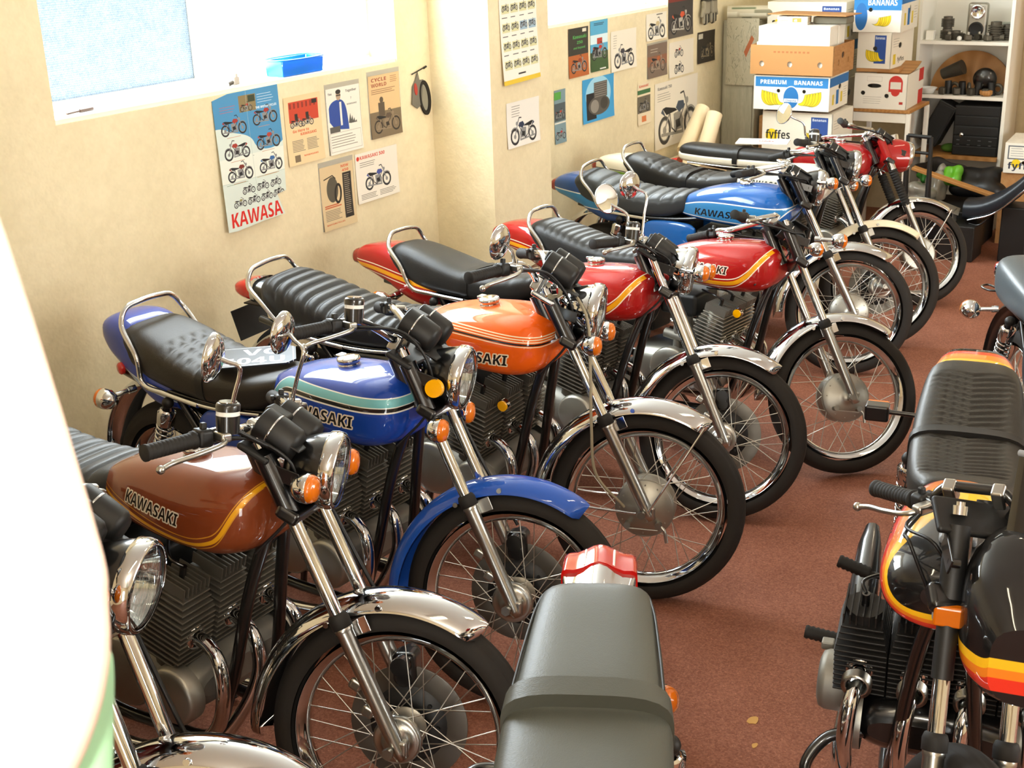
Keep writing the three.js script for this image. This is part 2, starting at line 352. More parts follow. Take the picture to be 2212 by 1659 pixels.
function gauge(bike, at, steer, axis = V(-0.88, 0.475, 0).normalize()) {
  const o = new THREE.Group(); o.name = 'gauge'; bike.add(o); steer(o); const p = vec(at);
  part(o, 'housing', [lathe([[0, -0.105], [0.030, -0.104], [0.040, -0.090], [0.043, -0.045], [0.0435, 0], [0.041, 0.004], [0.038, 0.002]], p, axis, 32)], M.satinBlack);
  part(o, 'band', [lathe([[0.0436, -0.036], [0.0445, -0.034], [0.0436, -0.032]], p, axis, 32)], M.chrome);
  part(o, 'dial', [lathe([[0.039, -0.004], [0, -0.004]], p, axis, 32)], M.black);
  part(o, 'dial_glass', [lathe([[0.040, 0.0015], [0.02, 0.003], [0, 0.0035]], p, axis, 32)], M.glass);
}
function ribbed(a, b, p, d, lo = -0.15) { return (v, c) => { if (v.x > a && v.x < b && c > lo) { const k = Math.min(1, (c - lo) / 0.5) * Math.min(1, (v.x - a) / 0.03, (b - v.x) / 0.03); v.y -= d * k * Math.pow(Math.abs(Math.cos((v.x - a) * PI / p)), 7); } }; }
function quilted(a, b, p, d) { return (v, c) => { if (v.x > a && v.x < b && c > 0.5) { const k = Math.min(1, (c - 0.5) / 0.3) * Math.min(1, (v.x - a) / 0.02, (b - v.x) / 0.02), g = (q) => Math.pow(Math.abs(Math.cos(q * PI / p)), 9); v.y -= d * k * Math.max(g(v.x - a), g(v.z + p / 2)); } }; }

function motorcycle(spec) {
  const o = { scale: 1, steer: 0, lean: 0, hl: [1.244, 0.955], lampTurn: 0, tail: 'duck', brake: 'disc', fender: M.chrome, shroud: M.black, rail: [-0.10, 0.935], seatMat: M.seat, ...spec };
  const b = thing('motorcycle', o.label, 'motorcycle', [o.at[0], 0, o.at[1]], 0, 'parked motorcycles');
  b.rotation.set(-R2(o.lean), R2(o.yaw) - PI / 2, 0, 'YXZ'); b.scale.setScalar(o.scale);
  const sm = new THREE.Matrix4().makeTranslation(STEER_O.x, STEER_O.y, 0).multiply(new THREE.Matrix4().makeRotationAxis(STEER_A, R2(o.steer))).multiply(new THREE.Matrix4().makeTranslation(-STEER_O.x, -STEER_O.y, 0));
  const sb = o.barSteer === undefined ? sm : new THREE.Matrix4().makeTranslation(STEER_O.x, STEER_O.y, 0).multiply(new THREE.Matrix4().makeRotationAxis(STEER_A, R2(o.barSteer))).multiply(new THREE.Matrix4().makeTranslation(-STEER_O.x, -STEER_O.y, 0));
  if (o.frontDz) for (const m of new Set([sm, sb])) m.premultiply(new THREE.Matrix4().makeTranslation(0, 0, o.frontDz));
  const BAR = /handlebar|grip|switch|lever|cable/, st = (p) => { p.updateMatrix(); p.applyMatrix4(BAR.test(p.name) ? sb : sm); return p; };
  const HIGH = /tank|filler|seat|tail|plate|rail|panel|battery|piping|strap|lens_ribs|handle|rear_mudguard|frame_reflector|reflector_rim/, pt = (n, g, m, l) => { const q = part(b, n, g, m, l); if (HIGH.test(n)) q.position.y += 0.055; return q; }, ps = (n, g, m, l) => st(part(b, n, g, m, l));
  const both = (f) => [1, -1].map(f), UPY = 0.055, hi = (m) => { m.position.y += UPY; return m; };

  // wheels
  if (!o.noFront) st(wheel(b, 'front_wheel', { x: 1.42, r: 0.325, rim: 0.255, tw: 0.088, discR: o.brake === 'disc' ? 0.148 : 0, drum: o.brake === 'drum' ? (o.drumR ?? 0.095) : 0, drumZ: o.drumZ ?? 1 }));
  wheel(b, 'rear_wheel', { x: 0, r: 0.325, rim: 0.238, tw: 0.108, drum: 0.095, drumZ: 1, oneByOne: !!o.rearSpokes, knob: o.knob });

  // fork
  for (const s of [1, -1]) {
    const z = (o.forkZ ?? 0.089) * s;
    ps('fork_lower', [lathe([[0, -0.032], [0.016, -0.03], [0.019, -0.01], [0.0205, 0.06], [0.0205, 0.30], [0.0225, 0.303], [0.0225, 0.315], [0.017, 0.316]], FK(0, z), STEER_A, 20), rbox(0.05, 0.04, 0.028, FK(0, z).toArray(), 0.008)], M.satin);
    ps('dust_cap', [lathe([[0.0165, 0.31], [0.025, 0.312], [0.0255, 0.335], [0.022, 0.345], [0.017, 0.348]], FK(0, z), STEER_A, 20)], M.rubber);
    if (o.gaiter) {
      const pr = []; for (let i = 0; i <= 52; i++) pr.push([0.0235 + 0.006 * Math.pow(Math.sin(i / 52 * 13 * PI), 2), 0.33 + i / 52 * 0.22]);
      ps('fork_gaiter', [lathe(pr, FK(0, z), STEER_A, 24)], M.rubber);
      ps('gaiter_collar', [cyl(FK(0.30, z), FK(0.33, z), 0.025)], M.chrome); ps('gaiter_collar', [cyl(FK(0.55, z), FK(0.60, z), 0.027)], M.chrome);
    }
    ps('fork_tube', [cyl(FK(0.30, z), FK(o.shortTube ? 0.45 : 0.61, z), 0.0165, 0.0165, 20)], M.chrome); if (o.shortTube) ps('fork_cover', [cyl(FK(0.45, z), FK(0.61, z), 0.021, 0.021, 20)], M.satinBlack);
    if (o.shroud) ps('fork_shroud', [cyl(FK(0.605, z), FK(0.75, z), 0.0245, 0.0245, 20)], o.shroud);
    else ps('fork_tube_upper', [cyl(FK(0.60, z), FK(0.76, z), 0.0165, 0.0165, 20)], M.chrome);
    ps('fork_cap', [cyl(FK(0.77, z), FK(0.788, z), 0.017), cyl(FK(0.788, z), FK(0.796, z), 0.011, 0.011, 6)], M.chrome);
    ps('headlight_bracket', [rbox(0.085, 0.035, 0.004, [o.hl[0] - 0.10, o.hl[1] + 0.005, 0.1 * s], 0.002, [0, -0.12 * s, -0.25]), cyl([o.hl[0] - 0.07, o.hl[1], 0.105 * s], [o.hl[0] - 0.07, o.hl[1], 0.085 * s], 0.009)], o.shroud === M.chrome ? M.chrome : M.black);
  }
  ps('lower_yoke', [rbox(0.06, 0.035, 0.235, FK(0.605).toArray(), 0.012, [0, 0, -RAKE])], M.black);
  ps('top_yoke', [rbox(0.085, 0.018, 0.235, FK(0.76).add(V(-0.015, 0, 0)).toArray(), 0.008, [0, 0, -RAKE]), cyl(FK(0.745).add(V(-0.05, 0, 0)), FK(0.785).add(V(-0.05, 0, 0)), 0.018)], o.yoke ?? M.satinBlack);
  ps('axle', [cyl([1.42, 0.325, -0.12], [1.42, 0.325, 0.12], 0.009), cyl([1.42, 0.325, 0.112], [1.42, 0.325, 0.125], 0.014, 0.014, 6)], M.satin);
  if (o.brake === 'disc') {
    ps('brake_caliper', [rbox(0.062, 0.085, 0.07, [1.405, 0.465, -0.075], 0.018, [0, 0, 0.1]), cyl([1.402, 0.48, -0.125], [1.402, 0.48, -0.02], 0.024), cyl([1.41, 0.445, -0.115], [1.41, 0.445, -0.03], 0.018)], M.black);
    ps('caliper_bracket', [rbox(0.07, 0.05, 0.012, [1.39, 0.43, -0.098], 0.005, [0, 0, 0.5])], M.castAlloy);
    for (const t of [0.10, 0.17]) ps('caliper_lug', [rbox(0.032, 0.028, 0.016, FK(t, 0.093).add(V(-0.028, -0.008, 0)).toArray(), 0.008, [0, 0, -RAKE])], M.satin);
  }
  // front mudguard with its bridge and stays
  if (!o.noFront && !o.noGuard) {
    ps('front_mudguard', guard(1.418, 0.325, 0.362, 56, 187, 0.132, { flare: 0.022, drop: 0.042 }), o.fender);
    both((s) => ps('mudguard_bracket', [rbox(0.075, 0.04, 0.004, [1.315, 0.602, 0.068 * s], 0.002, [0, 0, 0.45]), cyl([1.37, 0.655, 0.062 * s], [1.37, 0.655, 0.070 * s], 0.007), cyl([1.245, 0.60, 0.062 * s], [1.245, 0.60, 0.072 * s], 0.007)], o.fender === M.chrome ? M.chrome : M.satin));
    if (o.stays) both((s) => [['a'], ['b']].forEach((_, k) => ps('mudguard_stay', [tube(k ? [[1.44, 0.335, 0.105 * s], [1.53, 0.49, 0.085 * s], [1.60, 0.612, 0.058 * s]] : [[1.40, 0.325, 0.105 * s], [1.2, 0.33, 0.08 * s], [1.075, 0.36, 0.055 * s]], 0.0045, 10, 6)], M.chrome)));
  }
  // headlight, gauges, bars
  if (!o.noFront && !o.noLamp) {
    if (!o.noHeadlight) headlight(b, o.hl[0], o.hl[1], { steer: st, bucket: o.bucket ?? M.black, r: o.hlR ?? 0.09, turn: o.lampTurn });
    for (const s of [1, -1]) gauge(b, [1.075, (o.barY ?? 1.08) + 0.012, 0.058 * s], st);
    ps('gauge_bracket', [rbox(0.07, 0.006, 0.19, [1.15, 1.03, 0], 0.003, [0, 0, -0.45]), rbox(0.06, 0.035, 0.05, [1.09, (o.barY ?? 1.08) + 0.02, 0], 0.008, [0, 0, -0.45])], M.satinBlack);
  }
  const by = o.barY ?? 1.08, bx = o.barX ?? 0.93, rise = FK(0.785).add(V(-0.035, 0.03, 0)), Q = 0.33;
  const bw = o.barW ?? 1, half = (s) => [[bx - 0.012, by - 0.006, 0.35 - 0.36 * (1 - bw)], [bx + 0.035, by + 0.006, 0.27 - 0.36 * (1 - bw)], [bx + 0.078, by + 0.016, 0.195 - 0.36 * (1 - bw)], [bx + 0.105, by + 0.014, 0.15 - 0.3 * (1 - bw)], [(bx + 0.12 + rise.x) / 2, (by + rise.y) / 2 + 0.008, 0.11 * bw], [rise.x, rise.y, 0.07 * bw]].map(([x, y, z]) => [x, y, z * s]);
  ps('handlebar', [tube([...half(1), [rise.x, rise.y, 0.03], [rise.x, rise.y, -0.03], ...half(-1).reverse()], 0.0112, 90, 10)], o.bar ?? M.chrome);
  for (const s of [1, -1]) ps('handlebar_clamp', [rbox(0.032, 0.05, 0.026, [rise.x, rise.y - 0.012, 0.048 * s], 0.006, [0, 0, -RAKE])], M.satin);
  for (const s of [1, -1]) {
    const end = V(bx - 0.016, by - 0.008, (0.355 - 0.36 * (1 - bw)) * s), gd = V(0.5, 0.1, -0.86 * s).normalize(), fw = V(0.86, 0, 0.5 * s).normalize();
    const at = (a, f, h) => end.clone().addScaledVector(gd, a).addScaledVector(fw, f).add(V(0, h, 0)), turn = Math.atan2(fw.z, fw.x), pr = [[0, 0], [0.019, 0.0005], [0.0195, 0.006], [0.0175, 0.012]];
    for (let i = 0; i < 11; i++) { const h0 = 0.014 + i * 0.0095; pr.push([0.0172, h0], [0.0182, h0 + 0.002], [0.0182, h0 + 0.006], [0.0172, h0 + 0.0085]); }
    pr.push([0.021, 0.122], [0.021, 0.128], [0.011, 0.129]);
    const bx3 = (w, h, d, a, f, u, r) => { const q = at(a, f, u); return rbox(w, h, d, [q.x, q.y, q.z], r, [0, -turn, 0]); };
    ps('grip', [lathe(pr, end, gd, 18)], o.gripMat ?? M.rubber);
    ps('switch_housing', [bx3(0.036, 0.042, 0.038, 0.150, 0.002, 0, 0.010), bx3(0.012, 0.012, 0.02, 0.15, -0.022, 0.012, 0.004), bx3(0.014, 0.016, 0.014, 0.15, 0.0, 0.026, 0.004)], M.satinBlack);
    ps('lever_perch', [bx3(0.055, 0.022, 0.028, 0.182, 0.02, 0, 0.007)], M.satin);
    ps('lever', [tube([at(0.185, 0.032, -0.002), at(0.165, 0.058, -0.006), at(0.10, 0.060, -0.014), at(0.035, 0.050, -0.022), at(0.008, 0.056, -0.026)], 0.0062, 24, 8), ball(at(0.006, 0.056, -0.026).toArray(), 0.010)], M.satin);
    if (s > 0 && o.brake === 'disc' && !o.noReservoir) {
      const r0 = at(0.20, 0.022, 0.004), r1 = (h) => r0.clone().add(V(0, h, 0));
      ps('brake_reservoir', [cyl(r0, r1(0.04), 0.026, 0.027, 24)], M.black);
      ps('reservoir_window', [cyl(r1(0.04), r1(0.05), 0.0262, 0.0262, 24)], M.white);
      ps('reservoir_cap', [lathe([[0, 0.02], [0.018, 0.0195], [0.025, 0.017], [0.0275, 0.012], [0.0275, 0]], r1(0.05), UPV, 24)], M.black);
      ps('cap_disc', [cyl(r1(0.0695), r1(0.071), 0.0205, 0.0205, 24)], o.resCap ?? M.satin);
      ps('brake_hose', wire([at(0.21, 0.03, 0.01), V(1.12, by - 0.035, 0.10), V(1.165, 0.97, 0.0), V(1.19, 0.85, -0.09), V(1.30, 0.64, -0.12), V(1.39, 0.51, -0.11)], 0.0055, 36), M.cable);
    }
    ps('control_cable', wire([at(0.19, 0.035, -0.002), V(1.10, by - 0.015, 0.125 * s), V(1.165, 0.985, 0.095 * s), V(1.15, 0.86, 0.06 * s), V(1.06, 0.75, 0.05 * s)], 0.0042, 30), M.cable);
    ps('throttle_cable', wire([at(0.16, 0.01, -0.012), V(1.08, by - 0.01, 0.13 * s), V(1.15, 0.98, 0.05 * s), V(1.09, 0.86, 0.03 * s), V(0.98, 0.76, 0.05 * s)], 0.0038, 30), M.cable);
  }
  if (o.paleCable) ps('speedometer_cable', wire([[1.16, 1.03, 0.05], [1.22, 0.95, 0.11], [1.24, 0.78, 0.13], [1.25, 0.6, 0.13], [1.27, 0.45, 0.125], [1.36, 0.34, 0.09]], 0.0048, 36), M.paleCable);
  if (o.ind) for (const s of [1, -1]) st(indicator(b, [Math.min(o.ind[0] - 0.022, 1.215), o.ind[1] + 0.006, 0.085 * s], [o.ind[0] - 0.022, o.ind[1], (o.ind[2] ?? 0.145) * s], [1, 0, 0.05 * s], { r: o.indR ?? 0.031 }));
  for (const m of o.mirrors ?? []) { const g = new THREE.Group(); mirrorOn(b, ...m); st(b.children[b.children.length - 1]); }
  if (o.reflector) ps('side_reflector', [cyl([o.reflector[0], o.reflector[1], 0.10], [o.reflector[0], o.reflector[1], 0.116], 0.027, 0.025, 28)], M.amberLens);
  if (o.frameReflector) { pt('frame_lamp_reflector', [cyl([...o.frameReflector, 0.10], [...o.frameReflector, 0.118], 0.019, 0.018, 24)], M.amberLens); pt('lamp_reflector_ring', [cyl([...o.frameReflector, 0.098], [...o.frameReflector, 0.114], 0.022, 0.022, 24)], M.chrome); }

  // tank
  const T = o.tankSecs ?? [
    { x: 0.545, t: 0.795, b: 0.755, w: 0.030 }, { x: 0.57, t: 0.818, b: 0.738, w: 0.072 }, { x: 0.65, t: 0.853, b: 0.712, w: 0.112 }, { x: 0.76, t: 0.880, b: 0.694, w: 0.136 },
    { x: 0.88, t: 0.894, b: 0.684, w: 0.147 }, { x: 0.99, t: 0.899, b: 0.686, w: 0.147 }, { x: 1.06, t: 0.892, b: 0.704, w: 0.130 }, { x: 1.10, t: 0.872, b: 0.735, w: 0.098 }, { x: 1.115, t: 0.845, b: 0.775, w: 0.050 }];
  pt('fuel_tank', hull(T.map((s) => ({ e: o.tankE ?? 3.0, m: o.tankM ?? 0.36, ...s })), { rows: 60, n: 48, U: TU }), o.tank);
  const cp = o.cap ?? [0.845, 0.885];
  pt('filler_cap', [lathe([[0.036, -0.01], [0.036, 0.004], [0.030, 0.008], [0.034, 0.012], [0.036, 0.020], [0.033, 0.027], [0.018, 0.031], [0, 0.032]], [cp[0], cp[1], 0], V(-0.06, 1, 0), 32), rbox(0.024, 0.010, 0.03, [cp[0] - 0.03, cp[1] + 0.026, 0], 0.004)], M.chrome);

  // seat
  const S = o.seatSecs ?? [
    { x: 0.625, t: 0.815, b: 0.775, w: 0.075 }, { x: 0.60, t: 0.825, b: 0.735, w: 0.100 }, { x: 0.52, t: 0.815, b: 0.700, w: 0.125 }, { x: 0.40, t: 0.806, b: 0.690, w: 0.138 }, { x: 0.26, t: 0.816, b: 0.690, w: 0.142 },
    { x: 0.12, t: 0.850, b: 0.695, w: 0.140 }, { x: 0.0, t: 0.878, b: 0.708, w: 0.132 }, { x: -0.08, t: 0.885, b: 0.725, w: 0.122 }, { x: -0.115, t: 0.872, b: 0.75, w: 0.108 }, { x: -0.125, t: 0.85, b: 0.775, w: 0.09 }];
  pt('seat', hull(S.map((s) => ({ e: 3.6, m: 0.5, ...s })), { rows: o.seatRows ?? 150, n: 40, mod: o.seatMod }), o.seatMat);
  if (o.strap) {
    const k = o.strap, at = (x) => { let i = 0; while (i < S.length - 2 && S[i + 1].x > x) i++; const t = (x - S[i].x) / (S[i + 1].x - S[i].x), f = (q) => S[i][q] + (S[i + 1][q] - S[i][q]) * t; return { x, t: f('t') + 0.005, b: f('b') - 0.002, w: f('w') + 0.005 }; };
    pt('seat_strap', hull([at(k + 0.016), at(k), at(k - 0.016)].map((s) => ({ e: 3.6, ...s })), { rows: 4, n: 40 }), M.satinBlack);
  }
  if (o.seatTrim) both((s) => pt('seat_trim', tube([[0.56, 0.705, 0.119 * s], [0.40, 0.694, 0.136 * s], [0.2, 0.695, 0.141 * s], [0.02, 0.712, 0.131 * s]], 0.007, 24, 8), M.chrome));
  // tail
  if (o.tail === 'duck') {
    pt('tail_fairing', hull((o.tailSecs ?? [
      { x: 0.14, t: 0.720, b: 0.640, w: 0.118 }, { x: 0.06, t: 0.76, b: 0.628, w: 0.128 }, { x: -0.03, t: 0.835, b: 0.648, w: 0.128 }, { x: -0.12, t: 0.868, b: 0.690, w: 0.122 },
      { x: -0.21, t: 0.868, b: 0.725, w: 0.108 }, { x: -0.285, t: 0.856, b: 0.748, w: 0.092 }, { x: -0.315, t: 0.842, b: 0.765, w: 0.08 }]).map((s) => ({ e: 3.4, m: 0.45, ...s })), { rows: 44, n: 36, U: LU }), o.tailMat);
    pt('tail_light', hull((o.lightSecs ?? [{ x: -0.305, t: 0.838, b: 0.762, w: 0.078 }, { x: -0.34, t: 0.832, b: 0.765, w: 0.074 }, { x: -0.358, t: 0.815, b: 0.778, w: 0.060 }]).map((s) => ({ e: 4, ...s })), { rows: 12, n: 28 }), M.darkRed);
  } else if (o.tail === 'lamp') {
    pt('tail_light_bracket', [hull([{ x: -0.10, t: 0.80, b: 0.73, w: 0.05 }, { x: -0.16, t: 0.825, b: 0.745, w: 0.055 }, { x: -0.215, t: 0.84, b: 0.755, w: 0.06 }].map((s) => ({ e: 3, ...s })), { rows: 10, n: 24 })], M.black);
    pt('tail_light_rim', [hull([{ x: -0.205, t: 0.846, b: 0.752, w: 0.066 }, { x: -0.225, t: 0.846, b: 0.752, w: 0.066 }].map((s) => ({ e: 3.4, ...s })), { rows: 3, n: 28 })], M.chrome);
    pt('tail_light', hull([{ x: -0.222, t: 0.842, b: 0.757, w: 0.062 }, { x: -0.275, t: 0.836, b: 0.762, w: 0.060 }, { x: -0.315, t: 0.824, b: 0.775, w: 0.048 }, { x: -0.328, t: 0.81, b: 0.788, w: 0.03 }].map((s) => ({ e: 3.2, ...s })), { rows: 16, n: 28 }), M.red);
    pt('number_plate', [rbox(0.004, 0.12, 0.17, [-0.30, 0.66, 0], 0.002, [0, 0, 0.3]), rbox(0.14, 0.006, 0.05, [-0.235, 0.735, 0], 0.002)], M.satinBlack);
  }
  if (o.rail) {
    const [rx, ry] = o.rail, w = 0.135;
    pt('grab_rail', tube([[0.30, 0.692, w + 0.008], [0.14, 0.700, w + 0.008], [0.03, 0.715, w + 0.008], [rx + 0.07, 0.80, w + 0.004], [rx, ry - 0.06, w - 0.006], [rx - 0.012, ry - 0.012, 0.095], [rx - 0.01, ry, 0.04], [rx - 0.01, ry, -0.04], [rx - 0.012, ry - 0.012, -0.095], [rx, ry - 0.06, -w + 0.006], [rx + 0.07, 0.80, -w - 0.004], [0.03, 0.715, -w - 0.008], [0.14, 0.700, -w - 0.008], [0.30, 0.692, -w - 0.008]], 0.0095, 110, 10), M.chrome);
  }
  pt('rear_mudguard', guard(0, 0.335, 0.365, 40, 178, 0.145, { drop: 0.03 }), o.rearGuard ?? M.chrome);
  if (o.rearInd) for (const s of [1, -1]) indicator(b, [-0.06, 0.725, 0.11 * s], [-0.085, 0.715, 0.215 * s], [-1, 0, 0.1 * s], { ball: true, r: 0.036 });
  if (o.tailReflector) both((s) => pt('tail_reflector', [lathe([[0.021, -0.004], [0.021, 0.006], [0.016, 0.010], [0, 0.011]], [-0.105, 0.735, 0.122 * s], V(-0.2, 0, s), 24)], M.red));
  // rear suspension
  for (const s of [1, -1]) {
    const A = V(0.02, 0.36, 0.145 * s), B = V(0.15, 0.725, 0.145 * s), L = (t) => A.clone().lerp(B, t);
    const sh = new THREE.Group(); sh.name = 'shock_absorber'; b.add(sh);
    part(sh, 'damper', [cyl(L(0), L(0.35), 0.019), cyl(L(0.3), L(0.95), 0.009), ball(L(0).toArray(), 0.02), ball(L(1).toArray(), 0.02)], M.darkEngine);
    part(sh, 'spring', coil(L(0.22), L(0.80), 0.0265, 0.0042, 11), M.chrome);
    part(sh, 'upper_shroud', [lathe([[0.022, 0], [0.030, 0.004], [0.030, 0.05], [0.018, 0.06]], L(0.78), B.clone().sub(A), 24)], M.chrome);
  }
  pt('swinging_arm', [both((s) => [cyl([0.44, 0.335, 0.10 * s], [-0.03, 0.325, 0.115 * s], 0.019)]), cyl([0.43, 0.335, -0.12], [0.43, 0.335, 0.12], 0.022), cyl([0, 0.325, -0.16], [0, 0.325, 0.16], 0.010)], M.black);
  // frame
  pt('frame', [both((s) => [
    tube([[1.10, 0.85, 0.02 * s], [1.04, 0.66, 0.055 * s], [0.965, 0.36, 0.085 * s], [0.90, 0.215, 0.10 * s], [0.78, 0.20, 0.11 * s], [0.48, 0.215, 0.11 * s], [0.42, 0.32, 0.10 * s], [0.44, 0.52, 0.095 * s], [0.50, 0.72, 0.085 * s]], 0.0165, 60, 10),
    tube([[0.98, 0.86, 0.02 * s], [0.62, 0.765, 0.08 * s], [0.30, 0.74, 0.10 * s], [0.02, 0.755, 0.11 * s], [-0.14, 0.775, 0.10 * s]], 0.0135, 40, 8), cyl([0.42, 0.40, 0.10 * s], [0.16, 0.73, 0.105 * s], 0.012)]),
    cyl(FK(0.60).add(V(-0.055, 0, 0)), FK(0.755).add(V(-0.055, 0, 0)), 0.029, 0.027, 20), tube([[1.09, 0.90, 0], [0.9, 0.84, 0], [0.6, 0.77, 0]], 0.022, 16, 10)], M.black);
  // engine
  const eng = new THREE.Group(); eng.name = 'engine'; b.add(eng); eng.position.set(-0.035, 0.03, 0);
  const em = o.engineMat ?? M.dullAlloy, cm = o.caseMat ?? M.castAlloy;
  part(eng, 'crankcase', [hull([{ x: 0.50, t: 0.40, b: 0.27, w: 0.11 }, { x: 0.56, t: 0.43, b: 0.24, w: 0.15 }, { x: 0.72, t: 0.44, b: 0.225, w: 0.17 }, { x: 0.88, t: 0.43, b: 0.25, w: 0.19 }, { x: 0.955, t: 0.41, b: 0.29, w: 0.175 }, { x: 0.975, t: 0.38, b: 0.32, w: 0.15 }].map((s) => ({ e: 3.2, ...s })), { rows: 30, n: 32 })], cm);
  both((s) => part(eng, 'side_cover', [lathe([[0.098, 0], [0.098, 0.028], [0.090, 0.040], [0.06, 0.046], [0, 0.048]], [0.72, 0.345, 0.145 * s], V(0, 0, s), 36), lathe([[0.078, 0], [0.078, 0.035], [0.066, 0.048], [0, 0.052]], [0.915, 0.345, 0.165 * s], V(0, 0, s), 36)], M.alloy));
  const ca = R2(-15), zs = o.cylZ ?? [-0.13, 0, 0.13], up = V(Math.sin(R2(15)), Math.cos(R2(15)), 0);
  zs.forEach((z) => {
    const c0 = V(0.855, 0.40, z), fins = [cyl(c0, c0.clone().addScaledVector(up, 0.25), 0.042, 0.042, 16)];
    for (let i = 0; i < 13; i++) { const k = c0.clone().addScaledVector(up, 0.035 + i * 0.0155), hd = i > 8, f = new RoundedBoxGeometry(hd ? 0.132 - (i - 9) * 0.009 : 0.138, 0.0055, hd ? 0.112 - (i - 9) * 0.006 : 0.117, 1, 0.002); f.rotateZ(ca).translate(k.x, k.y, k.z); fins.push(f); }
    for (let i = -3; i <= 3; i++) { const f = new THREE.BoxGeometry(0.10, 0.03, 0.0035); f.rotateZ(ca); const k = c0.clone().addScaledVector(up, 0.245); f.translate(k.x, k.y, k.z + i * 0.014); fins.push(f); }
    part(eng, 'cylinder', fins, em);
    part(eng, 'spark_plug', [cyl(c0.clone().addScaledVector(up, 0.25), c0.clone().addScaledVector(up, 0.285), 0.009), ...wire([c0.clone().addScaledVector(up, 0.285), c0.clone().addScaledVector(up, 0.30).add(V(-0.03, 0, 0.01)), V(0.80, 0.69, z * 0.4)], 0.004)], M.black);
    part(eng, 'carburettor', [cyl([0.79, 0.47, z], [0.66, 0.49, z], 0.022), cyl([0.72, 0.43, z], [0.72, 0.55, z], 0.018)], M.castAlloy);
  });
  // exhausts
  const pipe = (z, s, out, low) => [[0.88, 0.515, z], [0.945, 0.507, z], [0.99, 0.47, z + 0.01 * s], [1.0, 0.39, z + 0.015 * s], [0.965, 0.28, z + out * 0.3], [0.88, 0.205 - low, z + out * 0.6], [0.70, 0.165 - low * 0.6, z + out], [0.45, 0.185 - low * 0.3, z + out]];
  const mouth = zs.map((z, i) => { const s = i ? 1 : -1; return { z, s, out: i === 1 ? 0.16 : 0.05 * s, low: i === 1 ? 0.03 : 0 }; });
  for (const m of mouth) {
    pt('exhaust_pipe', [tube(pipe(m.z, m.s, m.out, m.low), 0.0185, 60, 14), lathe([[0.019, -0.006], [0.030, -0.006], [0.032, 0.0], [0.030, 0.008], [0.019, 0.010]], [0.905, 0.515, m.z], V(1, -0.05, 0), 24)], M.chrome);
    const z = m.z + m.out, y0 = 0.185 - m.low * 0.3, hi = m.s > 0 && m.low ? 0.0 : 0.07;
    pt('silencer', [lathe([[0.019, 0], [0.030, 0.07], [0.040, 0.18], [0.042, 0.42], [0.036, 0.62], [0.022, 0.72], [0.018, 0.725]], [0.48, y0, z], V(-0.72, 0.06 + hi, 0.02 * m.s), 28)], o.silencerMat ?? M.chrome);
  }
  // side panels, battery box, footrests
  both((s) => pt('side_cover_panel', hull((o.panelSecs ?? [{ x: 0.28, t: 0.64, b: 0.57, w: 0.012 }, { x: 0.33, t: 0.675, b: 0.48, w: 0.022 }, { x: 0.45, t: 0.685, b: 0.44, w: 0.026 }, { x: 0.56, t: 0.68, b: 0.50, w: 0.022 }, { x: 0.60, t: 0.66, b: 0.58, w: 0.01 }]).map((q) => ({ e: 3.5, ...q, z: 0.118 * s })), { rows: 24, n: 24 }), o.panelMat ?? M.black));
  if (o.oilCap) pt('oil_tank_cap', [cyl([0.44, 0.683, 0.115], [0.44, 0.702, 0.115], 0.021, 0.019, 20)], M.black);
  pt('battery_box', [rbox(0.26, 0.22, 0.17, [0.42, 0.56, 0], 0.01), rbox(0.18, 0.10, 0.22, [0.68, 0.60, 0], 0.02)], M.satinBlack);
  both((s) => pt('footrest', [cyl([0.52, 0.27, 0.10 * s], [0.52, 0.27, 0.24 * s], 0.011), cyl([0.52, 0.275, 0.20 * s], [0.52, 0.275, 0.30 * s], 0.018)], M.rubber));
  pt('stand', o.lean > 1 ? [cyl([0.55, 0.22, -0.12], [0.60, 0.035, -0.27], 0.011), rbox(0.05, 0.008, 0.03, [0.60, 0.035, -0.275], 0.003)] : [both((s) => [cyl([0.48, 0.22, 0.09 * s], [0.40, 0.01, 0.13 * s], 0.012)]), cyl([0.44, 0.11, -0.11], [0.44, 0.11, 0.11], 0.009)], M.black);
  o.extra && o.extra({ b, pt, ps, st, part });
  return b;
}

// ---------------------------------------------------------------- the room
const X0 = -2.6, X1 = 9.35, ZL = -3.65, ZR = 3.55, HC = 2.75, TH = 0.25;
M.wall = (() => {
  const a = smooth(512, 10), b = smooth(512, 60), c = smooth(512, 180);
  const col = noiseTex(512, (x, y) => { const v = (a(x, y) - 0.5) * 9 + (b(x, y) - 0.5) * 6 + (c(x, y) - 0.5) * 5; return [236 + v, 221 + v, 184 + v * 1.1]; }, true, 0.55);
  const bump = noiseTex(512, (x, y) => { const v = 128 + (b(x, y) - 0.5) * 120 + (c(x, y) - 0.5) * 80; return [v, v, v]; }, false, 0.8);
  return std({ map: col, roughness: 0.82, bumpMap: bump, bumpScale: 0.0014 });
})();
M.floor = (() => {
  const a = smooth(1024, 200), b = smooth(1024, 8), c = smooth(1024, 340);
  const col = noiseTex(1024, (x, y) => {
    const s = c(x, y) + rnd() * 0.35, k = (b(x, y) - 0.5) * 14 + (a(x, y) - 0.5) * 34 + (s > 1.05 ? 34 : s < 0.22 ? -26 : 0);
    return [148 + k, 92 + k * 0.85, 70 + k * 0.8];
  }, true, 1.0);
  const bump = noiseTex(512, (x, y) => { const v = rnd() * 255; return [v, v, v]; }, false, 2.2);
  return std({ map: col, roughness: 0.62, bumpMap: bump, bumpScale: 0.0025, specularIntensity: 0.7 });
})();
M.ceiling = std({ color: 0xe9e4d6, roughness: 0.9 });
M.whitePaint = std({ color: 0xf1ede2, roughness: 0.45 });
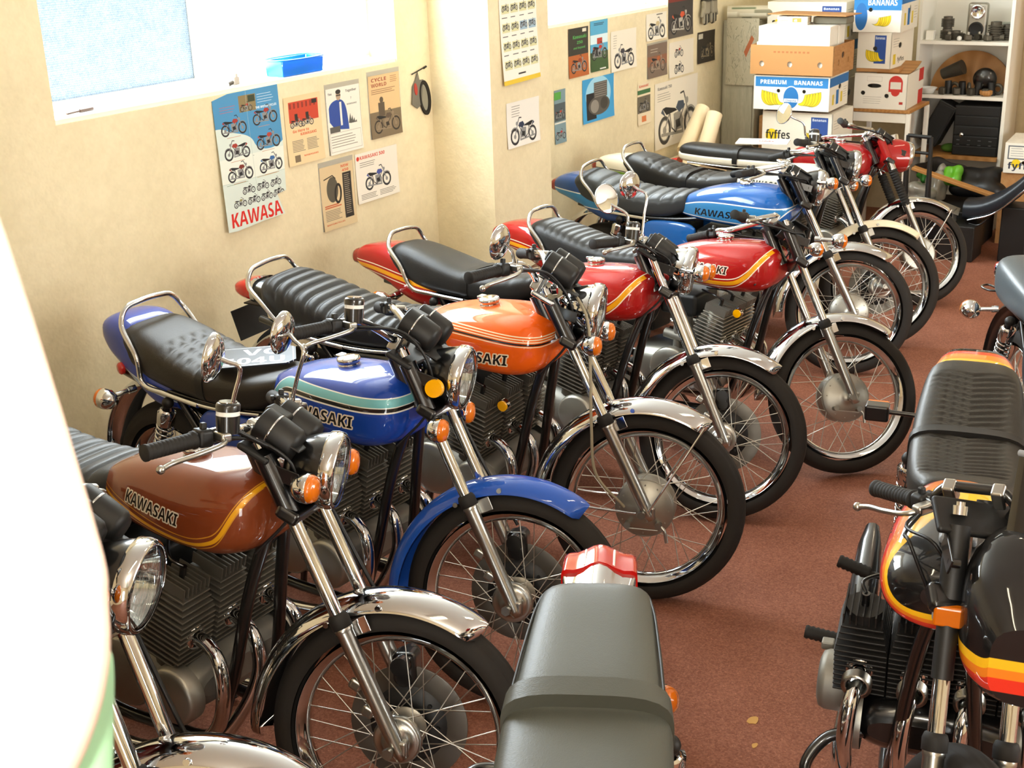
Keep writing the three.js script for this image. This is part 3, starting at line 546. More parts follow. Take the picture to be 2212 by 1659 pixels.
structure('floor', 'reddish brown speckled hard floor', box(X0 - TH, X1 + TH, -0.12, 0, ZL - TH, ZR + TH), M.floor);
structure('ceiling', 'pale ceiling', box(X0 - TH, X1 + TH, HC, HC + 0.15, ZL - TH, ZR + TH), M.ceiling);
const W1 = [2.851, 4.748, 1.535, 2.52], W2 = [5.85, 7.53, 1.56, 2.52];
structure('wall_left', 'cream plastered wall with two window openings', [
  box(X0 - TH, W1[0], 0, HC, ZL - TH, ZL), box(W1[0], W1[1], 0, W1[2], ZL - TH, ZL), box(W1[0], W1[1], W1[3], HC, ZL - TH, ZL), box(W1[1], W2[0], 0, HC, ZL - TH, ZL),
  box(W2[0], W2[1], 0, W2[2], ZL - TH, ZL), box(W2[0], W2[1], W2[3], HC, ZL - TH, ZL), box(W2[1], X1 + TH, 0, HC, ZL - TH, ZL)], M.wall);
structure('wall_pillar', 'cream plastered pillar standing out from the window wall', box(4.999, 5.523, 0, HC, ZL, -3.314), M.wall);
structure('wall_far', 'cream end wall behind the shelves', box(X1, X1 + TH, 0, HC, ZL, ZR), M.wall);
const W3 = [2.75, 6.25, 1.15, 2.35], D1 = [0.35, 1.45, 0.02, 2.12];
structure('wall_right', 'cream wall across the aisle with a long window', [box(X0 - TH, W3[0], 0, HC, ZR, ZR + TH), box(W3[1], X1 + TH, 0, HC, ZR, ZR + TH), box(W3[0], W3[1], 0, W3[2], ZR, ZR + TH), box(W3[0], W3[1], W3[3], HC, ZR, ZR + TH)], M.wall);
structure('wall_back', 'cream wall behind the photographer with a glazed door', [box(X0 - TH, X0, 0, HC, ZL, D1[0]), box(X0 - TH, X0, 0, HC, D1[1], ZR), box(X0 - TH, X0, D1[3], HC, D1[0], D1[1])], M.wall);
const ripple = (() => { const a = smooth(512, 90), b = smooth(512, 40); return noiseTex(512, (x, y) => { const v = 128 + 70 * Math.sin(x / 512 * 2 * PI * 46 + 2 * b(x, y)) * Math.sin(y / 512 * 2 * PI * 46 + 2 * a(x, y)) + 40 * (a(x, y) - 0.5); return [v, v, v]; }, false, 2.2); })();
const ripCol = (() => { const a = smooth(512, 120), b = smooth(512, 20); return noiseTex(512, (x, y) => { const k = (a(x, y) - 0.5) * 50 + (b(x, y) - 0.5) * 16 + 20 * Math.sin(y / 512 * 2 * PI * 60); return [172 + k * 0.5, 178 + k * 0.5, 181 + k * 0.4]; }, true, 2.2); })();
M.frosted = std({ color: 0xf6f8f8, roughness: 0.75, transmission: 1, bumpMap: ripple, bumpScale: 0.004 });
M.blueFrosted = std({ map: ripCol, roughness: 0.75, transmission: 1, bumpMap: ripple, bumpScale: 0.004 });
function windowIn(name, label, [a, b, y0, y1], z, panes, inside) {
  const g = new THREE.Group(); g.name = name; scene.add(g); g.userData.kind = 'structure'; g.userData.label = label;
  const f = 0.05, d = 0.045, s = inside;
  part(g, 'window_frame', [box(a, b, y0, y0 + f, z, z + d), box(a, b, y1 - f, y1, z, z + d), box(a, a + f, y0, y1, z, z + d), box(b - f, b, y0, y1, z, z + d), ...panes.slice(1).map(([x]) => box(x - f / 2, x + f / 2, y0, y1, z, z + d))], M.whitePaint);
  panes.forEach(([x, m], i) => part(g, 'pane', box(i ? x + f / 2 : a + f, i + 1 < panes.length ? panes[i + 1][0] - f / 2 : b - f, y0 + f, y1 - f, z + 0.018, z + 0.022), m));
  part(g, 'window_sill', [rbox(b - a, 0.02, s.depth, [(a + b) / 2, y0 + 0.008, s.z], 0.005)], M.whitePaint);
  return g;
}
windowIn('window_1', 'white framed window with bluish obscured glass in one pane', W1, -3.85, [[W1[0], M.blueFrosted], [3.70, M.frosted]], { depth: 0.2, z: -3.755 });
windowIn('window_2', 'white framed frosted window beyond the pillar', W2, -3.85, [[W2[0], M.frosted], [6.65, M.frosted]], { depth: 0.2, z: -3.755 });
windowIn('window_3', 'long window in the wall across the aisle', W3, 3.66, [[W3[0], M.frosted], [3.9, M.frosted], [5.1, M.frosted]], { depth: 0.1, z: 3.60 });
{
  const g = new THREE.Group(); g.name = 'door_1'; scene.add(g); g.userData.kind = 'structure'; g.userData.label = 'glazed door behind the photographer';
  const [a, b, y0, y1] = D1, x = X0 - 0.12;
  part(g, 'door_frame', [box(x, x + 0.05, y0, y0 + 0.25, a, b), box(x, x + 0.05, y1 - 0.1, y1, a, b), box(x, x + 0.05, y0, y1, a, a + 0.1), box(x, x + 0.05, y0, y1, b - 0.1, b)], M.whitePaint);
  part(g, 'pane', box(x + 0.02, x + 0.026, y0 + 0.25, y1 - 0.1, a + 0.1, b - 0.1), M.frosted);
}
structure('baseboard_left', 'painted skirting board along the window wall', [rbox(7.58, 0.10, 0.015, [1.20, 0.05, ZL + 0.0075], 0.003), rbox(3.8, 0.10, 0.015, [7.44, 0.05, ZL + 0.0075], 0.003)], M.whitePaint);
// ceiling lamps
M.tubeGlow = new THREE.MeshStandardMaterial({ color: 0xffffff, emissive: new THREE.Color(1.0, 0.86, 0.62), emissiveIntensity: 6, roughness: 0.4 });
for (const [x, z] of [[1.2, -0.9], [4.2, -0.9], [7.2, -0.9]]) {
  const g = thing('ceiling_lamp', 'warm strip lamp under the ceiling above the ' + (x < 2 ? 'brown motorcycle' : x < 5 ? 'red motorcycles' : 'oldest motorcycle by the boxes'), 'lamp', [x, HC, z], 0, 'strip lamps under the ceiling');
  part(g, 'tray', [rbox(1.3, 0.05, 0.16, [0, -0.027, 0], 0.008)], M.whitePaint);
  part(g, 'fluorescent_tube', [cyl([-0.6, -0.075, 0], [0.6, -0.075, 0], 0.018)], M.tubeGlow);
  part(g, 'tube_holder', [rbox(0.03, 0.06, 0.05, [-0.615, -0.07, 0], 0.005)], M.whitePaint); part(g, 'tube_holder', [rbox(0.03, 0.06, 0.05, [0.615, -0.07, 0], 0.005)], M.whitePaint);
  const l = areaLight('strip_light', 1.2, 0.05, [x, HC - 0.10, z], [x, 0, z + 0.0001], [1.0, 0.85, 0.60], 22); l.castShadow = true;
}
// a photo pixel becomes a point on a plane x = , y = or z =
const RAY = (() => { camera.updateMatrixWorld(); const m = camera.matrixWorld; return (px, py) => V((px - 1106) / 2778.6, -(py - 829.5) / 2778.6, -1).applyMatrix4(m).sub(EYE); })();
const onX = (px, py, x) => { const d = RAY(px, py); return EYE.clone().addScaledVector(d, (x - EYE.x) / d.x); };
const onY = (px, py, y) => { const d = RAY(px, py); return EYE.clone().addScaledVector(d, (y - EYE.y) / d.y); };
const onZ = (px, py, z) => { const d = RAY(px, py); return EYE.clone().addScaledVector(d, (z - EYE.z) / d.z); };
const quad = (z, c) => { const p = c.map(([x, y]) => onZ(x, y, z)); return [(p[0].x + p[3].x) / 2, (p[1].x + p[2].x) / 2, (p[2].y + p[3].y) / 2, (p[0].y + p[1].y) / 2]; };   // a sheet on the wall from its four corners

// ---------------------------------------------------------------- papers on the walls
function mini(c, x, y, w, tank, { flip = false, dark = '#1c1c20', metal = '#8d8d8d', seat = '#17171a' } = {}) {   // a small printed motorcycle, w wide, wheels' bottom at y
  c.save(); c.translate(x, y); c.scale(flip ? -w : w, w); c.lineCap = 'round'; c.lineJoin = 'round';
  const ring = (cx, r) => { c.beginPath(); c.arc(cx, -r, r - 0.02, 0, 7); c.lineWidth = 0.045; c.strokeStyle = dark; c.stroke(); c.beginPath(); c.arc(cx, -r, r * 0.72, 0, 7); c.lineWidth = 0.012; c.strokeStyle = metal; c.stroke(); c.beginPath(); c.arc(cx, -r, 0.045, 0, 7); c.fillStyle = metal; c.fill(); };
  ring(-0.33, 0.155); ring(0.34, 0.165);
  const L = (pts, lw, col) => { c.beginPath(); pts.forEach((p, i) => i ? c.lineTo(...p) : c.moveTo(...p)); c.lineWidth = lw; c.strokeStyle = col; c.stroke(); };
  const F = (pts, col) => { c.beginPath(); pts.forEach((p, i) => i ? c.lineTo(...p) : c.moveTo(...p)); c.closePath(); c.fillStyle = col; c.fill(); };
  L([[0.34, -0.165], [0.20, -0.46]], 0.03, metal); L([[-0.33, -0.155], [-0.22, -0.31]], 0.03, metal);
  F([[-0.08, -0.12], [0.13, -0.12], [0.16, -0.22], [0.08, -0.33], [-0.10, -0.31]], metal); F([[-0.03, -0.14], [0.09, -0.15], [0.06, -0.24], [-0.05, -0.23]], dark);
  L([[0.12, -0.2], [0.14, -0.08], [-0.4, -0.11]], 0.035, metal);
  L([[0.19, -0.38], [-0.05, -0.10], [-0.15, -0.16], [-0.2, -0.33]], 0.018, dark);
  F([[-0.04, -0.37], [0.02, -0.44], [0.16, -0.43], [0.19, -0.36], [0.05, -0.31]], tank); F([[-0.38, -0.40], [-0.30, -0.41], [-0.06, -0.37], [0.0, -0.34], [-0.28, -0.32]], seat); F([[-0.38, -0.40], [-0.42, -0.36], [-0.3, -0.3]], tank);
  L([[0.20, -0.46], [0.16, -0.53], [0.08, -0.52]], 0.02, dark); c.beginPath(); c.arc(0.25, -0.42, 0.04, 0, 7); c.fillStyle = metal; c.fill();
  c.beginPath(); c.arc(0.34, -0.165, 0.18, PI * 1.15, PI * 1.75); c.lineWidth = 0.02; c.strokeStyle = metal; c.stroke();
  c.restore();
}
const lines = (c, x, y, w, n, step, col = '#6d675c', lw = 2) => { c.strokeStyle = col; c.lineWidth = lw; for (let i = 0; i < n; i++) { c.beginPath(); c.moveTo(x, y + i * step); c.lineTo(x + w * (0.78 + 0.22 * rnd()), y + i * step); c.stroke(); } };
const word = (c, s, x, y, h, col, w, font = 'bold') => { c.save(); c.translate(x, y); c.font = font + ' ' + h + 'px sans-serif'; c.fillStyle = col; if (w) c.scale(w / c.measureText(s).width, 1); c.fillText(s, 0, 0); c.restore(); };
const bg = (c, w, h, col) => { c.fillStyle = col; c.fillRect(0, 0, w, h); };
function poster(name, label, [x0, x1, y0, y1], z, draw, { tilt = 0, px = 900, curl = 0.004, group = 'papers pinned to the wall', sleeve } = {}) {
  const w = x1 - x0, h = y1 - y0, W = Math.round(Math.max(160, w * px)), H = Math.round(W * h / w), t = canvasTex(W, H, (c) => draw(c, W, H));
  const o = thing(name, label, 'poster', [(x0 + x1) / 2, (y0 + y1) / 2, z], 0, group); o.rotation.z = tilt;
  const n = 10, at = (off) => (i, j) => V(-w / 2 + w * j / n, h / 2 - h * i / n, 0.0022 + off + curl * Math.pow(Math.abs(i / n - 0.35), 2) * 3);
  part(o, 'printed_sheet', [grid(n + 1, n + 1, at(0), { uv: (p) => [p.x / w + 0.5, p.y / h + 0.5] }), grid(n + 1, n + 1, at(-0.0008), { flip: true, uv: () => [0.5, 0.02] })], std({ map: t, roughness: 0.6 }));
  if (sleeve) part(o, 'plastic_sleeve', [rbox(w * 1.04, h + sleeve, 0.001, [0, sleeve / 2, 0.0012], 0.0004)], M.sleeve);
  return o;
}
M.sleeve = std({ color: 0xcfcabb, roughness: 0.25, transparent: true, opacity: 0.55 });
const WZ = ZL, PZ = -3.314;
{ // the large wall chart with six blue-sky machines, its torn foot spelling out the maker's name
  const W = 430, H = 620, t = canvasTex(W * 2, H * 2, (c) => {
    c.scale(2, 2); bg(c, W, H, '#dbe6dd'); const g = c.createLinearGradient(0, 0, 0, H); c.fillStyle = '#4c93c2'; c.beginPath(); c.moveTo(0, 0); c.lineTo(W, 0); c.lineTo(W, 262); c.bezierCurveTo(W - 60, 300, 250, 290, 235, 240); c.bezierCurveTo(210, 190, 120, 190, 70, 165); c.bezierCurveTo(40, 150, 20, 150, 0, 150); c.fill();
    c.fillStyle = '#e9eee2'; c.fillRect(0, 290, W, 110);
    c.fillStyle = '#8a7a54'; c.fillRect(165, 22, 110, 75); c.fillStyle = '#33402b'; c.fillRect(225, 26, 45, 30); mini(c, 210, 96, 80, '#a8281c'); lines(c, 285, 30, 110, 4, 12, '#d9eaf4', 2); lines(c, 40, 60, 100, 3, 12, '#c0616c', 2); word(c, 'THE MOTORCYCLES', 270, 94, 14, '#eef5f8', 140);
    const m = [[115, 190, '#a63028'], [325, 170, '#a8342a'], [330, 285, '#b04030'], [120, 300, '#a13326'], [120, 400, '#7a2a20'], [330, 395, '#3567a4']];
    m.forEach(([x, y, col], i) => mini(c, x, y, 165, col, { flip: i === 3 })); m.forEach(([x, y]) => lines(c, x - 50, y + 8, 90, 1, 6, '#c98d6a', 2));
    for (let i = 0; i < 3; i++) mini(c, 160 + i * 95, 468, 84, '#2b2b2b'); for (let i = 0; i < 4; i++) mini(c, 95 + i * 90, 520, 84, i ? '#2b2b2b' : '#8f8a52');
    lines(c, 25, 410, 150, 1, 6, '#7f9f83', 2); lines(c, 225, 405, 160, 1, 6, '#b89a60', 2); lines(c, 215, 300, 10, 1, 5, '#999');
    c.save(); c.translate(18, 606); c.transform(1, 0, -0.05, 1, 0, 0); word(c, 'KAWASA', 0, 0, 92, '#d8251b', 350); c.restore();
    c.strokeStyle = '#b8c4ba'; c.lineWidth = 1.5; c.beginPath(); c.moveTo(214, 0); c.lineTo(214, 530); c.moveTo(0, 402); c.lineTo(W, 402); c.stroke();
  });
  const o = thing('wall_chart', 'tall torn chart of motorcycles on blue and white with large red capitals at its foot', 'poster', [onZ(543, 340, WZ).x, onZ(543, 340, WZ).y, WZ], 0, 'papers pinned to the wall');
  const w = 0.375, h = 0.53, s = new THREE.Shape([[-0.185, 0.245], [-0.10, 0.262], [0.185, 0.265], [0.188, 0.02], [0.18, -0.165], [0.125, -0.172], [0.145, -0.255], [0.02, -0.258], [-0.14, -0.268], [-0.188, -0.265]].map((p) => new THREE.Vector2(...p)));
  const g = new THREE.ExtrudeGeometry(s, { depth: 0.001, bevelEnabled: false, curveSegments: 4 }), p = g.attributes.position, u = g.attributes.uv;
  for (let i = 0; i < p.count; i++) { u.setXY(i, p.getX(i) / w + 0.5, p.getY(i) / h + 0.5); p.setZ(i, p.getZ(i) + 0.002 + (p.getY(i) < -0.15 ? 0.02 * Math.pow((-0.15 - p.getY(i)) / 0.12, 2) : 0)); }
  part(o, 'printed_sheet', g, std({ map: t, roughness: 0.55 }));
}
poster('advertisement', 'yellowed advertisement with two riders on a red photograph', quad(WZ, [[610, 212], [690, 197], [700, 341], [623, 361]]), WZ, (c, w, h) => { bg(c, w, h, '#e9cfa0'); c.fillStyle = '#c8442a'; c.fillRect(w * 0.12, h * 0.08, w * 0.8, h * 0.30); c.fillStyle = '#8e2f22'; for (let i = 0; i < 7; i++) c.fillRect(w * (0.14 + i * 0.11), h * 0.1, w * 0.05, h * 0.08); c.fillStyle = '#2a2420'; c.fillRect(w * 0.75, h * 0.09, w * 0.14, h * 0.06); for (const x of [0.3, 0.6]) { mini(c, w * x, h * 0.46, w * 0.34, '#333'); c.fillStyle = '#2c2622'; c.fillRect(w * (x - 0.03), h * 0.26, w * 0.08, h * 0.09); } word(c, 'Go Here to', w * 0.18, h * 0.53, h * 0.055, '#d6552f', w * 0.45); word(c, 'KAWASAKI', w * 0.38, h * 0.585, h * 0.055, '#d6552f', w * 0.45); lines(c, w * 0.14, h * 0.65, w * 0.35, 8, h * 0.022); lines(c, w * 0.54, h * 0.65, w * 0.34, 8, h * 0.022); c.fillStyle = '#7b6a52'; c.fillRect(w * 0.17, h * 0.86, w * 0.15, h * 0.1); word(c, 'KAWASAKI', w * 0.42, h * 0.9, h * 0.035, '#d6552f', w * 0.4); });
poster('magazine_page', 'white page with a man in a blue and white riding jacket', quad(WZ, [[701, 192], [773, 182], [784, 317], [713, 338]]), WZ, (c, w, h) => { bg(c, w, h, '#eee9dc'); c.fillStyle = '#2a4a9c'; c.beginPath(); c.moveTo(w * 0.06, h * 0.3); c.bezierCurveTo(w * 0.1, h * 0.2, w * 0.25, h * 0.18, w * 0.38, h * 0.18); c.bezierCurveTo(w * 0.55, h * 0.2, w * 0.6, h * 0.3, w * 0.62, h * 0.66); c.lineTo(w * 0.2, h * 0.62); c.lineTo(w * 0.06, h * 0.5); c.fill(); c.fillStyle = '#e9e7e0'; c.fillRect(w * 0.38, h * 0.22, w * 0.06, h * 0.36); c.fillStyle = '#b79e82'; c.beginPath(); c.ellipse(w * 0.36, h * 0.12, w * 0.07, h * 0.075, 0, 0, 7); c.fill(); c.fillStyle = '#2b2622'; c.beginPath(); c.ellipse(w * 0.36, h * 0.065, w * 0.075, h * 0.035, 0, 0, 7); c.fill(); c.fillRect(w * 0.3, h * 0.11, w * 0.13, h * 0.018); c.fillStyle = '#5c5a55'; c.fillRect(w * 0.05, h * 0.58, w * 0.3, h * 0.09); c.fillStyle = '#54544f'; for (let i = 0; i < 5; i++) { c.beginPath(); c.moveTo(w * (0.62 + i * 0.06), h * 0.57); c.lineTo(w * (0.68 + i * 0.06), h * (0.42 + 0.04 * i)); c.lineTo(w * (0.72 + i * 0.05), h * 0.58); c.fill(); } word(c, 'You', w * 0.06, h * 0.1, h * 0.05, '#3a3a3a'); word(c, 'Together', w * 0.58, h * 0.09, h * 0.05, '#2b2b2b', w * 0.33); word(c, '?', w * 0.72, h * 0.21, h * 0.05, '#555'); word(c, 'KAWASAKI', w * 0.6, h * 0.29, h * 0.035, '#555', w * 0.3); c.strokeStyle = '#8a8577'; c.strokeRect(w * 0.03, h * 0.68, w * 0.93, h * 0.28); lines(c, w * 0.06, h * 0.73, w * 0.8, 5, h * 0.04); }, { sleeve: 0.02 });
poster('magazine_cover', 'brownish old magazine cover reading cycle world', quad(WZ, [[792, 168], [858, 152], [869, 283], [803, 304]]), WZ, (c, w, h) => { bg(c, w, h, '#dfbd8c'); word(c, 'CYCLE', w * 0.09, h * 0.10, h * 0.075, '#8e3323', w * 0.5); word(c, 'WORLD', w * 0.09, h * 0.185, h * 0.075, '#8e3323', w * 0.5); lines(c, w * 0.7, h * 0.05, w * 0.25, 4, h * 0.03, '#a06a48'); lines(c, w * 0.08, h * 0.23, w * 0.84, 3, h * 0.03, '#7c5038'); c.fillStyle = '#7b6a52'; c.fillRect(0, h * 0.58, w, h * 0.42); c.fillStyle = '#5b4d3e'; c.fillRect(w * 0.28, h * 0.44, w * 0.2, h * 0.22); c.beginPath(); c.arc(w * 0.39, h * 0.4, w * 0.06, 0, 7); c.fill(); mini(c, w * 0.52, h * 0.93, w * 0.85, '#5b4a3c', { metal: '#8d7a62', dark: '#2e261e' }); }, { sleeve: 0.02 });
poster('advertisement', 'small yellowed advertisement with a dark side panel and a motorcycle seen from the front', quad(WZ, [[688, 365], [757, 345], [773, 477], [700, 502]]), WZ, (c, w, h) => { bg(c, w, h, '#dfc79c'); word(c, 'NEW', w * 0.62, h * 0.07, h * 0.06, '#d2522c', w * 0.24); word(c, '450', w * 0.66, h * 0.14, h * 0.06, '#d2522c', w * 0.2); c.fillStyle = '#2d2823'; c.fillRect(w * 0.66, h * 0.16, w * 0.26, h * 0.72); lines(c, w * 0.7, h * 0.2, w * 0.18, 20, h * 0.032, '#a59a84', 3); c.fillStyle = '#5a5446'; c.beginPath(); c.ellipse(w * 0.34, h * 0.38, w * 0.17, h * 0.2, 0, 0, 7); c.fill(); c.strokeStyle = '#25221d'; c.lineWidth = w * 0.05; c.beginPath(); c.ellipse(w * 0.5, h * 0.46, w * 0.085, h * 0.14, 0.1, 0, 7); c.stroke(); c.lineWidth = w * 0.02; c.beginPath(); c.moveTo(w * 0.1, h * 0.2); c.lineTo(w * 0.36, h * 0.16); c.lineTo(w * 0.45, h * 0.22); c.stroke(); lines(c, w * 0.08, h * 0.62, w * 0.5, 2, h * 0.03, '#c2532f', 4); lines(c, w * 0.08, h * 0.70, w * 0.5, 7, h * 0.025); word(c, 'MOTORCYCLES', w * 0.08, h * 0.93, h * 0.035, '#c2532f', w * 0.55); }, { sleeve: 0.022 });
poster('brochure', 'white brochure sheet headed in red with a blue motorcycle', quad(WZ, [[764, 334], [857, 311], [860, 415], [774, 441]]), WZ, (c, w, h) => { bg(c, w, h, '#efe8da'); word(c, 'KAWASAKI 500', w * 0.1, h * 0.13, h * 0.1, '#cf3b2c', w * 0.6); c.fillStyle = '#cf3b2c'; c.beginPath(); c.arc(w * 0.06, h * 0.1, h * 0.045, 0, 7); c.fill(); lines(c, w * 0.1, h * 0.2, w * 0.4, 3, h * 0.04); mini(c, w * 0.5, h * 0.78, w * 0.62, '#44509a'); lines(c, w * 0.08, h * 0.84, w * 0.38, 4, h * 0.03); lines(c, w * 0.52, h * 0.84, w * 0.4, 4, h * 0.03); });
{ // card cut to the outline of a motorcycle seen from the front
  const o = thing('cardboard_cutout', 'small cardboard cut-out of a motorcycle front beside the wall corner', 'cutout', [onZ(905, 197, WZ).x, onZ(905, 197, WZ).y, WZ + 0.004], 0); o.rotation.z = 0.03;
  const e = (x, y, a, b, t = 0) => { const s = new THREE.Shape(); s.absellipse(x, y, a, b, 0, 2 * PI, false, t); return s; }, ex = (s, d) => new THREE.ExtrudeGeometry(s, { depth: d, bevelEnabled: false, curveSegments: 24 });
  const ty = e(0.035, -0.035, 0.042, 0.082, 0.12); ty.holes.push(e(0.03, -0.033, 0.026, 0.062, 0.12)); part(o, 'tyre', ex(ty, 0.006), M.tyre);
  part(o, 'wheel_print', ex(e(0.03, -0.033, 0.027, 0.063, 0.12), 0.003), std({ color: 0x8d8878, roughness: 0.7 }));
  part(o, 'machine_print', [ex(new THREE.Shape([[-0.07, -0.05], [-0.055, 0.03], [-0.03, 0.055], [-0.01, 0.09], [0.0, 0.052], [0.03, 0.05], [0.005, -0.06], [-0.03, -0.075]].map((q) => new THREE.Vector2(...q))), 0.004)], std({ color: 0x6f6a60, roughness: 0.6 }));
  part(o, 'tank_print', ex(e(-0.035, 0.015, 0.012, 0.028, 0.1), 0.006), std({ color: 0xb0352a, roughness: 0.6 }));
  part(o, 'handlebar_print', [cyl([-0.055, 0.085, 0.003], [0.06, 0.105, 0.003], 0.003), cyl([0.04, 0.1, 0.003], [0.06, 0.105, 0.003], 0.005)], M.satinBlack);
}
// on the pillar
{
  const months = (c, w, h) => { bg(c, w, h, '#f2eee2'); c.fillStyle = '#2f2830'; c.fillRect(0, 0, w, h * 0.30); c.fillStyle = '#5d4b55'; c.fillRect(0, h * 0.12, w, h * 0.06); c.fillStyle = '#4a3f38'; c.fillRect(0, h * 0.22, w, h * 0.08); word(c, 'KAWASAKI', w * 0.3, h * 0.05, h * 0.03, '#c9c2c2', w * 0.4); mini(c, w * 0.55, h * 0.26, w * 0.25, '#b88a70'); for (let r = 0; r < 4; r++) for (let k = 0; k < 4; k++) { const x = w * (0.06 + k * 0.235), y = h * (0.33 + r * 0.145); c.fillStyle = r === 1 && k > 1 ? '#9db9cc' : '#d9d6a6'; c.fillRect(x, y + h * 0.05, w * 0.2, h * 0.07); lines(c, x, y + 3, w * 0.15, 1, 5, '#444', 3); mini(c, x + w * 0.1, y + h * 0.105, w * 0.2, '#3a3a3a'); } c.fillStyle = '#e5c33b'; c.fillRect(0, h * 0.965, w, h * 0.035); c.fillStyle = '#2c2a27'; c.fillRect(w * 0.4, h * 0.925, w * 0.2, h * 0.012); };
  poster('calendar', 'hanging calendar with a dark photograph over sixteen small motorcycles', quad(PZ, [[1068, -95], [1150, -110], [1165, 163], [1088, 187]]), PZ, months, { tilt: 0.02, group: 'papers on the pillar', curl: 0.01 });
  poster('brochure', 'white brochure sheet with a dark blue motorcycle on the pillar', quad(PZ, [[1092, 224], [1163, 207], [1165, 303], [1096, 322]]), PZ, (c, w, h) => { bg(c, w, h, '#f1ede4'); lines(c, w * 0.15, h * 0.1, w * 0.25, 5, h * 0.055, '#77706a'); mini(c, w * 0.5, h * 0.95, w * 0.8, '#26324e', { flip: true }); }, { group: 'papers on the pillar' });
}
// on the wall beyond the pillar
const far = 'papers on the wall beyond the pillar';
poster('booklet', 'dark booklet with green lettering over an orange motorcycle', quad(WZ, [[1226, 62], [1270, 57], [1270, 160], [1228, 171]]), WZ, (c, w, h) => { bg(c, w, h, '#33332c'); c.fillStyle = '#b3602c'; c.fillRect(0, h * 0.55, w, h * 0.45); c.fillStyle = '#e3dcc8'; c.fillRect(w * 0.7, h * 0.03, w * 0.2, h * 0.07); word(c, 'Kawasaki', w * 0.22, h * 0.22, h * 0.1, '#53b257', w * 0.7); word(c, '250', w * 0.42, h * 0.33, h * 0.08, '#53b257', w * 0.3); word(c, 'and beyond', w * 0.25, h * 0.43, h * 0.06, '#53b257', w * 0.6); mini(c, w * 0.5, h * 0.92, w * 0.8, '#8a3a1d'); }, { group: far });
poster('brochure', 'tall blue sky brochure with a red motorcycle on grass', quad(WZ, [[1274, 45], [1312, 41], [1312, 148], [1275, 157]]), WZ, (c, w, h) => { bg(c, w, h, '#58acd4'); c.fillStyle = '#d9eef5'; c.fillRect(0, h * 0.28, w, h * 0.18); c.fillStyle = '#39572f'; c.fillRect(0, h * 0.62, w, h * 0.38); lines(c, w * 0.2, h * 0.06, w * 0.6, 2, h * 0.03, '#1c3a50', 3); c.fillStyle = '#b33a2b'; c.fillRect(w * 0.38, h * 0.35, w * 0.3, h * 0.12); c.fillStyle = '#22262a'; c.beginPath(); c.ellipse(w * 0.3, h * 0.62, w * 0.2, h * 0.09, 0, 0, 7); c.fill(); mini(c, w * 0.5, h * 0.78, w * 0.9, '#c03324'); c.fillStyle = '#eee'; c.fillRect(w * 0.5, h * 0.95, w * 0.35, h * 0.025); }, { group: far });
poster('brochure', 'cream brochure with a motorcycle facing the pillar, beside the tall blue brochure', quad(WZ, [[1317, 70], [1374, 58], [1373, 143], [1320, 157]]), WZ, (c, w, h) => { bg(c, w, h, '#efe7d6'); lines(c, w * 0.1, h * 0.12, w * 0.14, 6, h * 0.06, '#988f80'); mini(c, w * 0.52, h * 0.94, w * 0.78, '#3b3a44', { flip: true }); }, { group: far });
poster('picture_print', 'small white print with a scrambler motorcycle under the window edge', quad(WZ, [[1394, 34], [1437, 22], [1440, 80], [1396, 90]]), WZ, (c, w, h) => { bg(c, w, h, '#eee8d8'); mini(c, w * 0.5, h * 0.96, w * 0.85, '#c9b88f', { dark: '#23211d' }); c.fillStyle = '#333'; c.fillRect(w * 0.5, h * 0.05, w * 0.3, h * 0.03); }, { group: far });
poster('picture_print', 'dark print of an orange motorcycle beside the window edge', quad(WZ, [[1443, 0], [1495, -12], [1497, 70], [1443, 87]]), WZ, (c, w, h) => { bg(c, w, h, '#3b3636'); c.fillStyle = '#7a2a24'; c.fillRect(0, 0, w, h * 0.1); c.fillStyle = '#585048'; c.fillRect(0, h * 0.8, w, h * 0.2); mini(c, w * 0.5, h * 0.92, w * 0.85, '#d0522a', { metal: '#b5b0a6' }); }, { group: far });
poster('picture_print', 'faded brown print of an orange motorcycle in a clear sleeve', quad(WZ, [[1399, 98], [1440, 90], [1440, 160], [1397, 172]]), WZ, (c, w, h) => { bg(c, w, h, '#7c6a5c'); c.fillStyle = '#8d5f48'; c.fillRect(0, h * 0.35, w, h * 0.3); mini(c, w * 0.5, h * 0.85, w * 0.8, '#b5643c', { dark: '#4a4038', metal: '#9c8a78' }); lines(c, w * 0.15, h * 0.15, w * 0.4, 2, h * 0.08, '#cabfae', 3); }, { group: far, sleeve: 0.012 });
poster('price_sheet', 'pale sheet with two small motorcycles one above the other', quad(WZ, [[1443, 92], [1497, 83], [1497, 155], [1445, 168]]), WZ, (c, w, h) => { bg(c, w, h, '#ebe2d0'); mini(c, w * 0.4, h * 0.46, w * 0.35, '#b03c30'); mini(c, w * 0.4, h * 0.93, w * 0.38, '#3c3a3a'); }, { group: far });
poster('picture_print', 'framed looking dark print next to the grey cabinet', quad(WZ, [[1505, 70], [1543, 64], [1543, 130], [1506, 138]]), WZ, (c, w, h) => { bg(c, w, h, '#2e271e'); c.fillStyle = '#c9c2b0'; c.fillRect(w * 0.06, h * 0.06, w * 0.25, h * 0.16); mini(c, w * 0.55, h * 0.9, w * 0.8, '#4d4434', { metal: '#8f8268' }); }, { group: far });
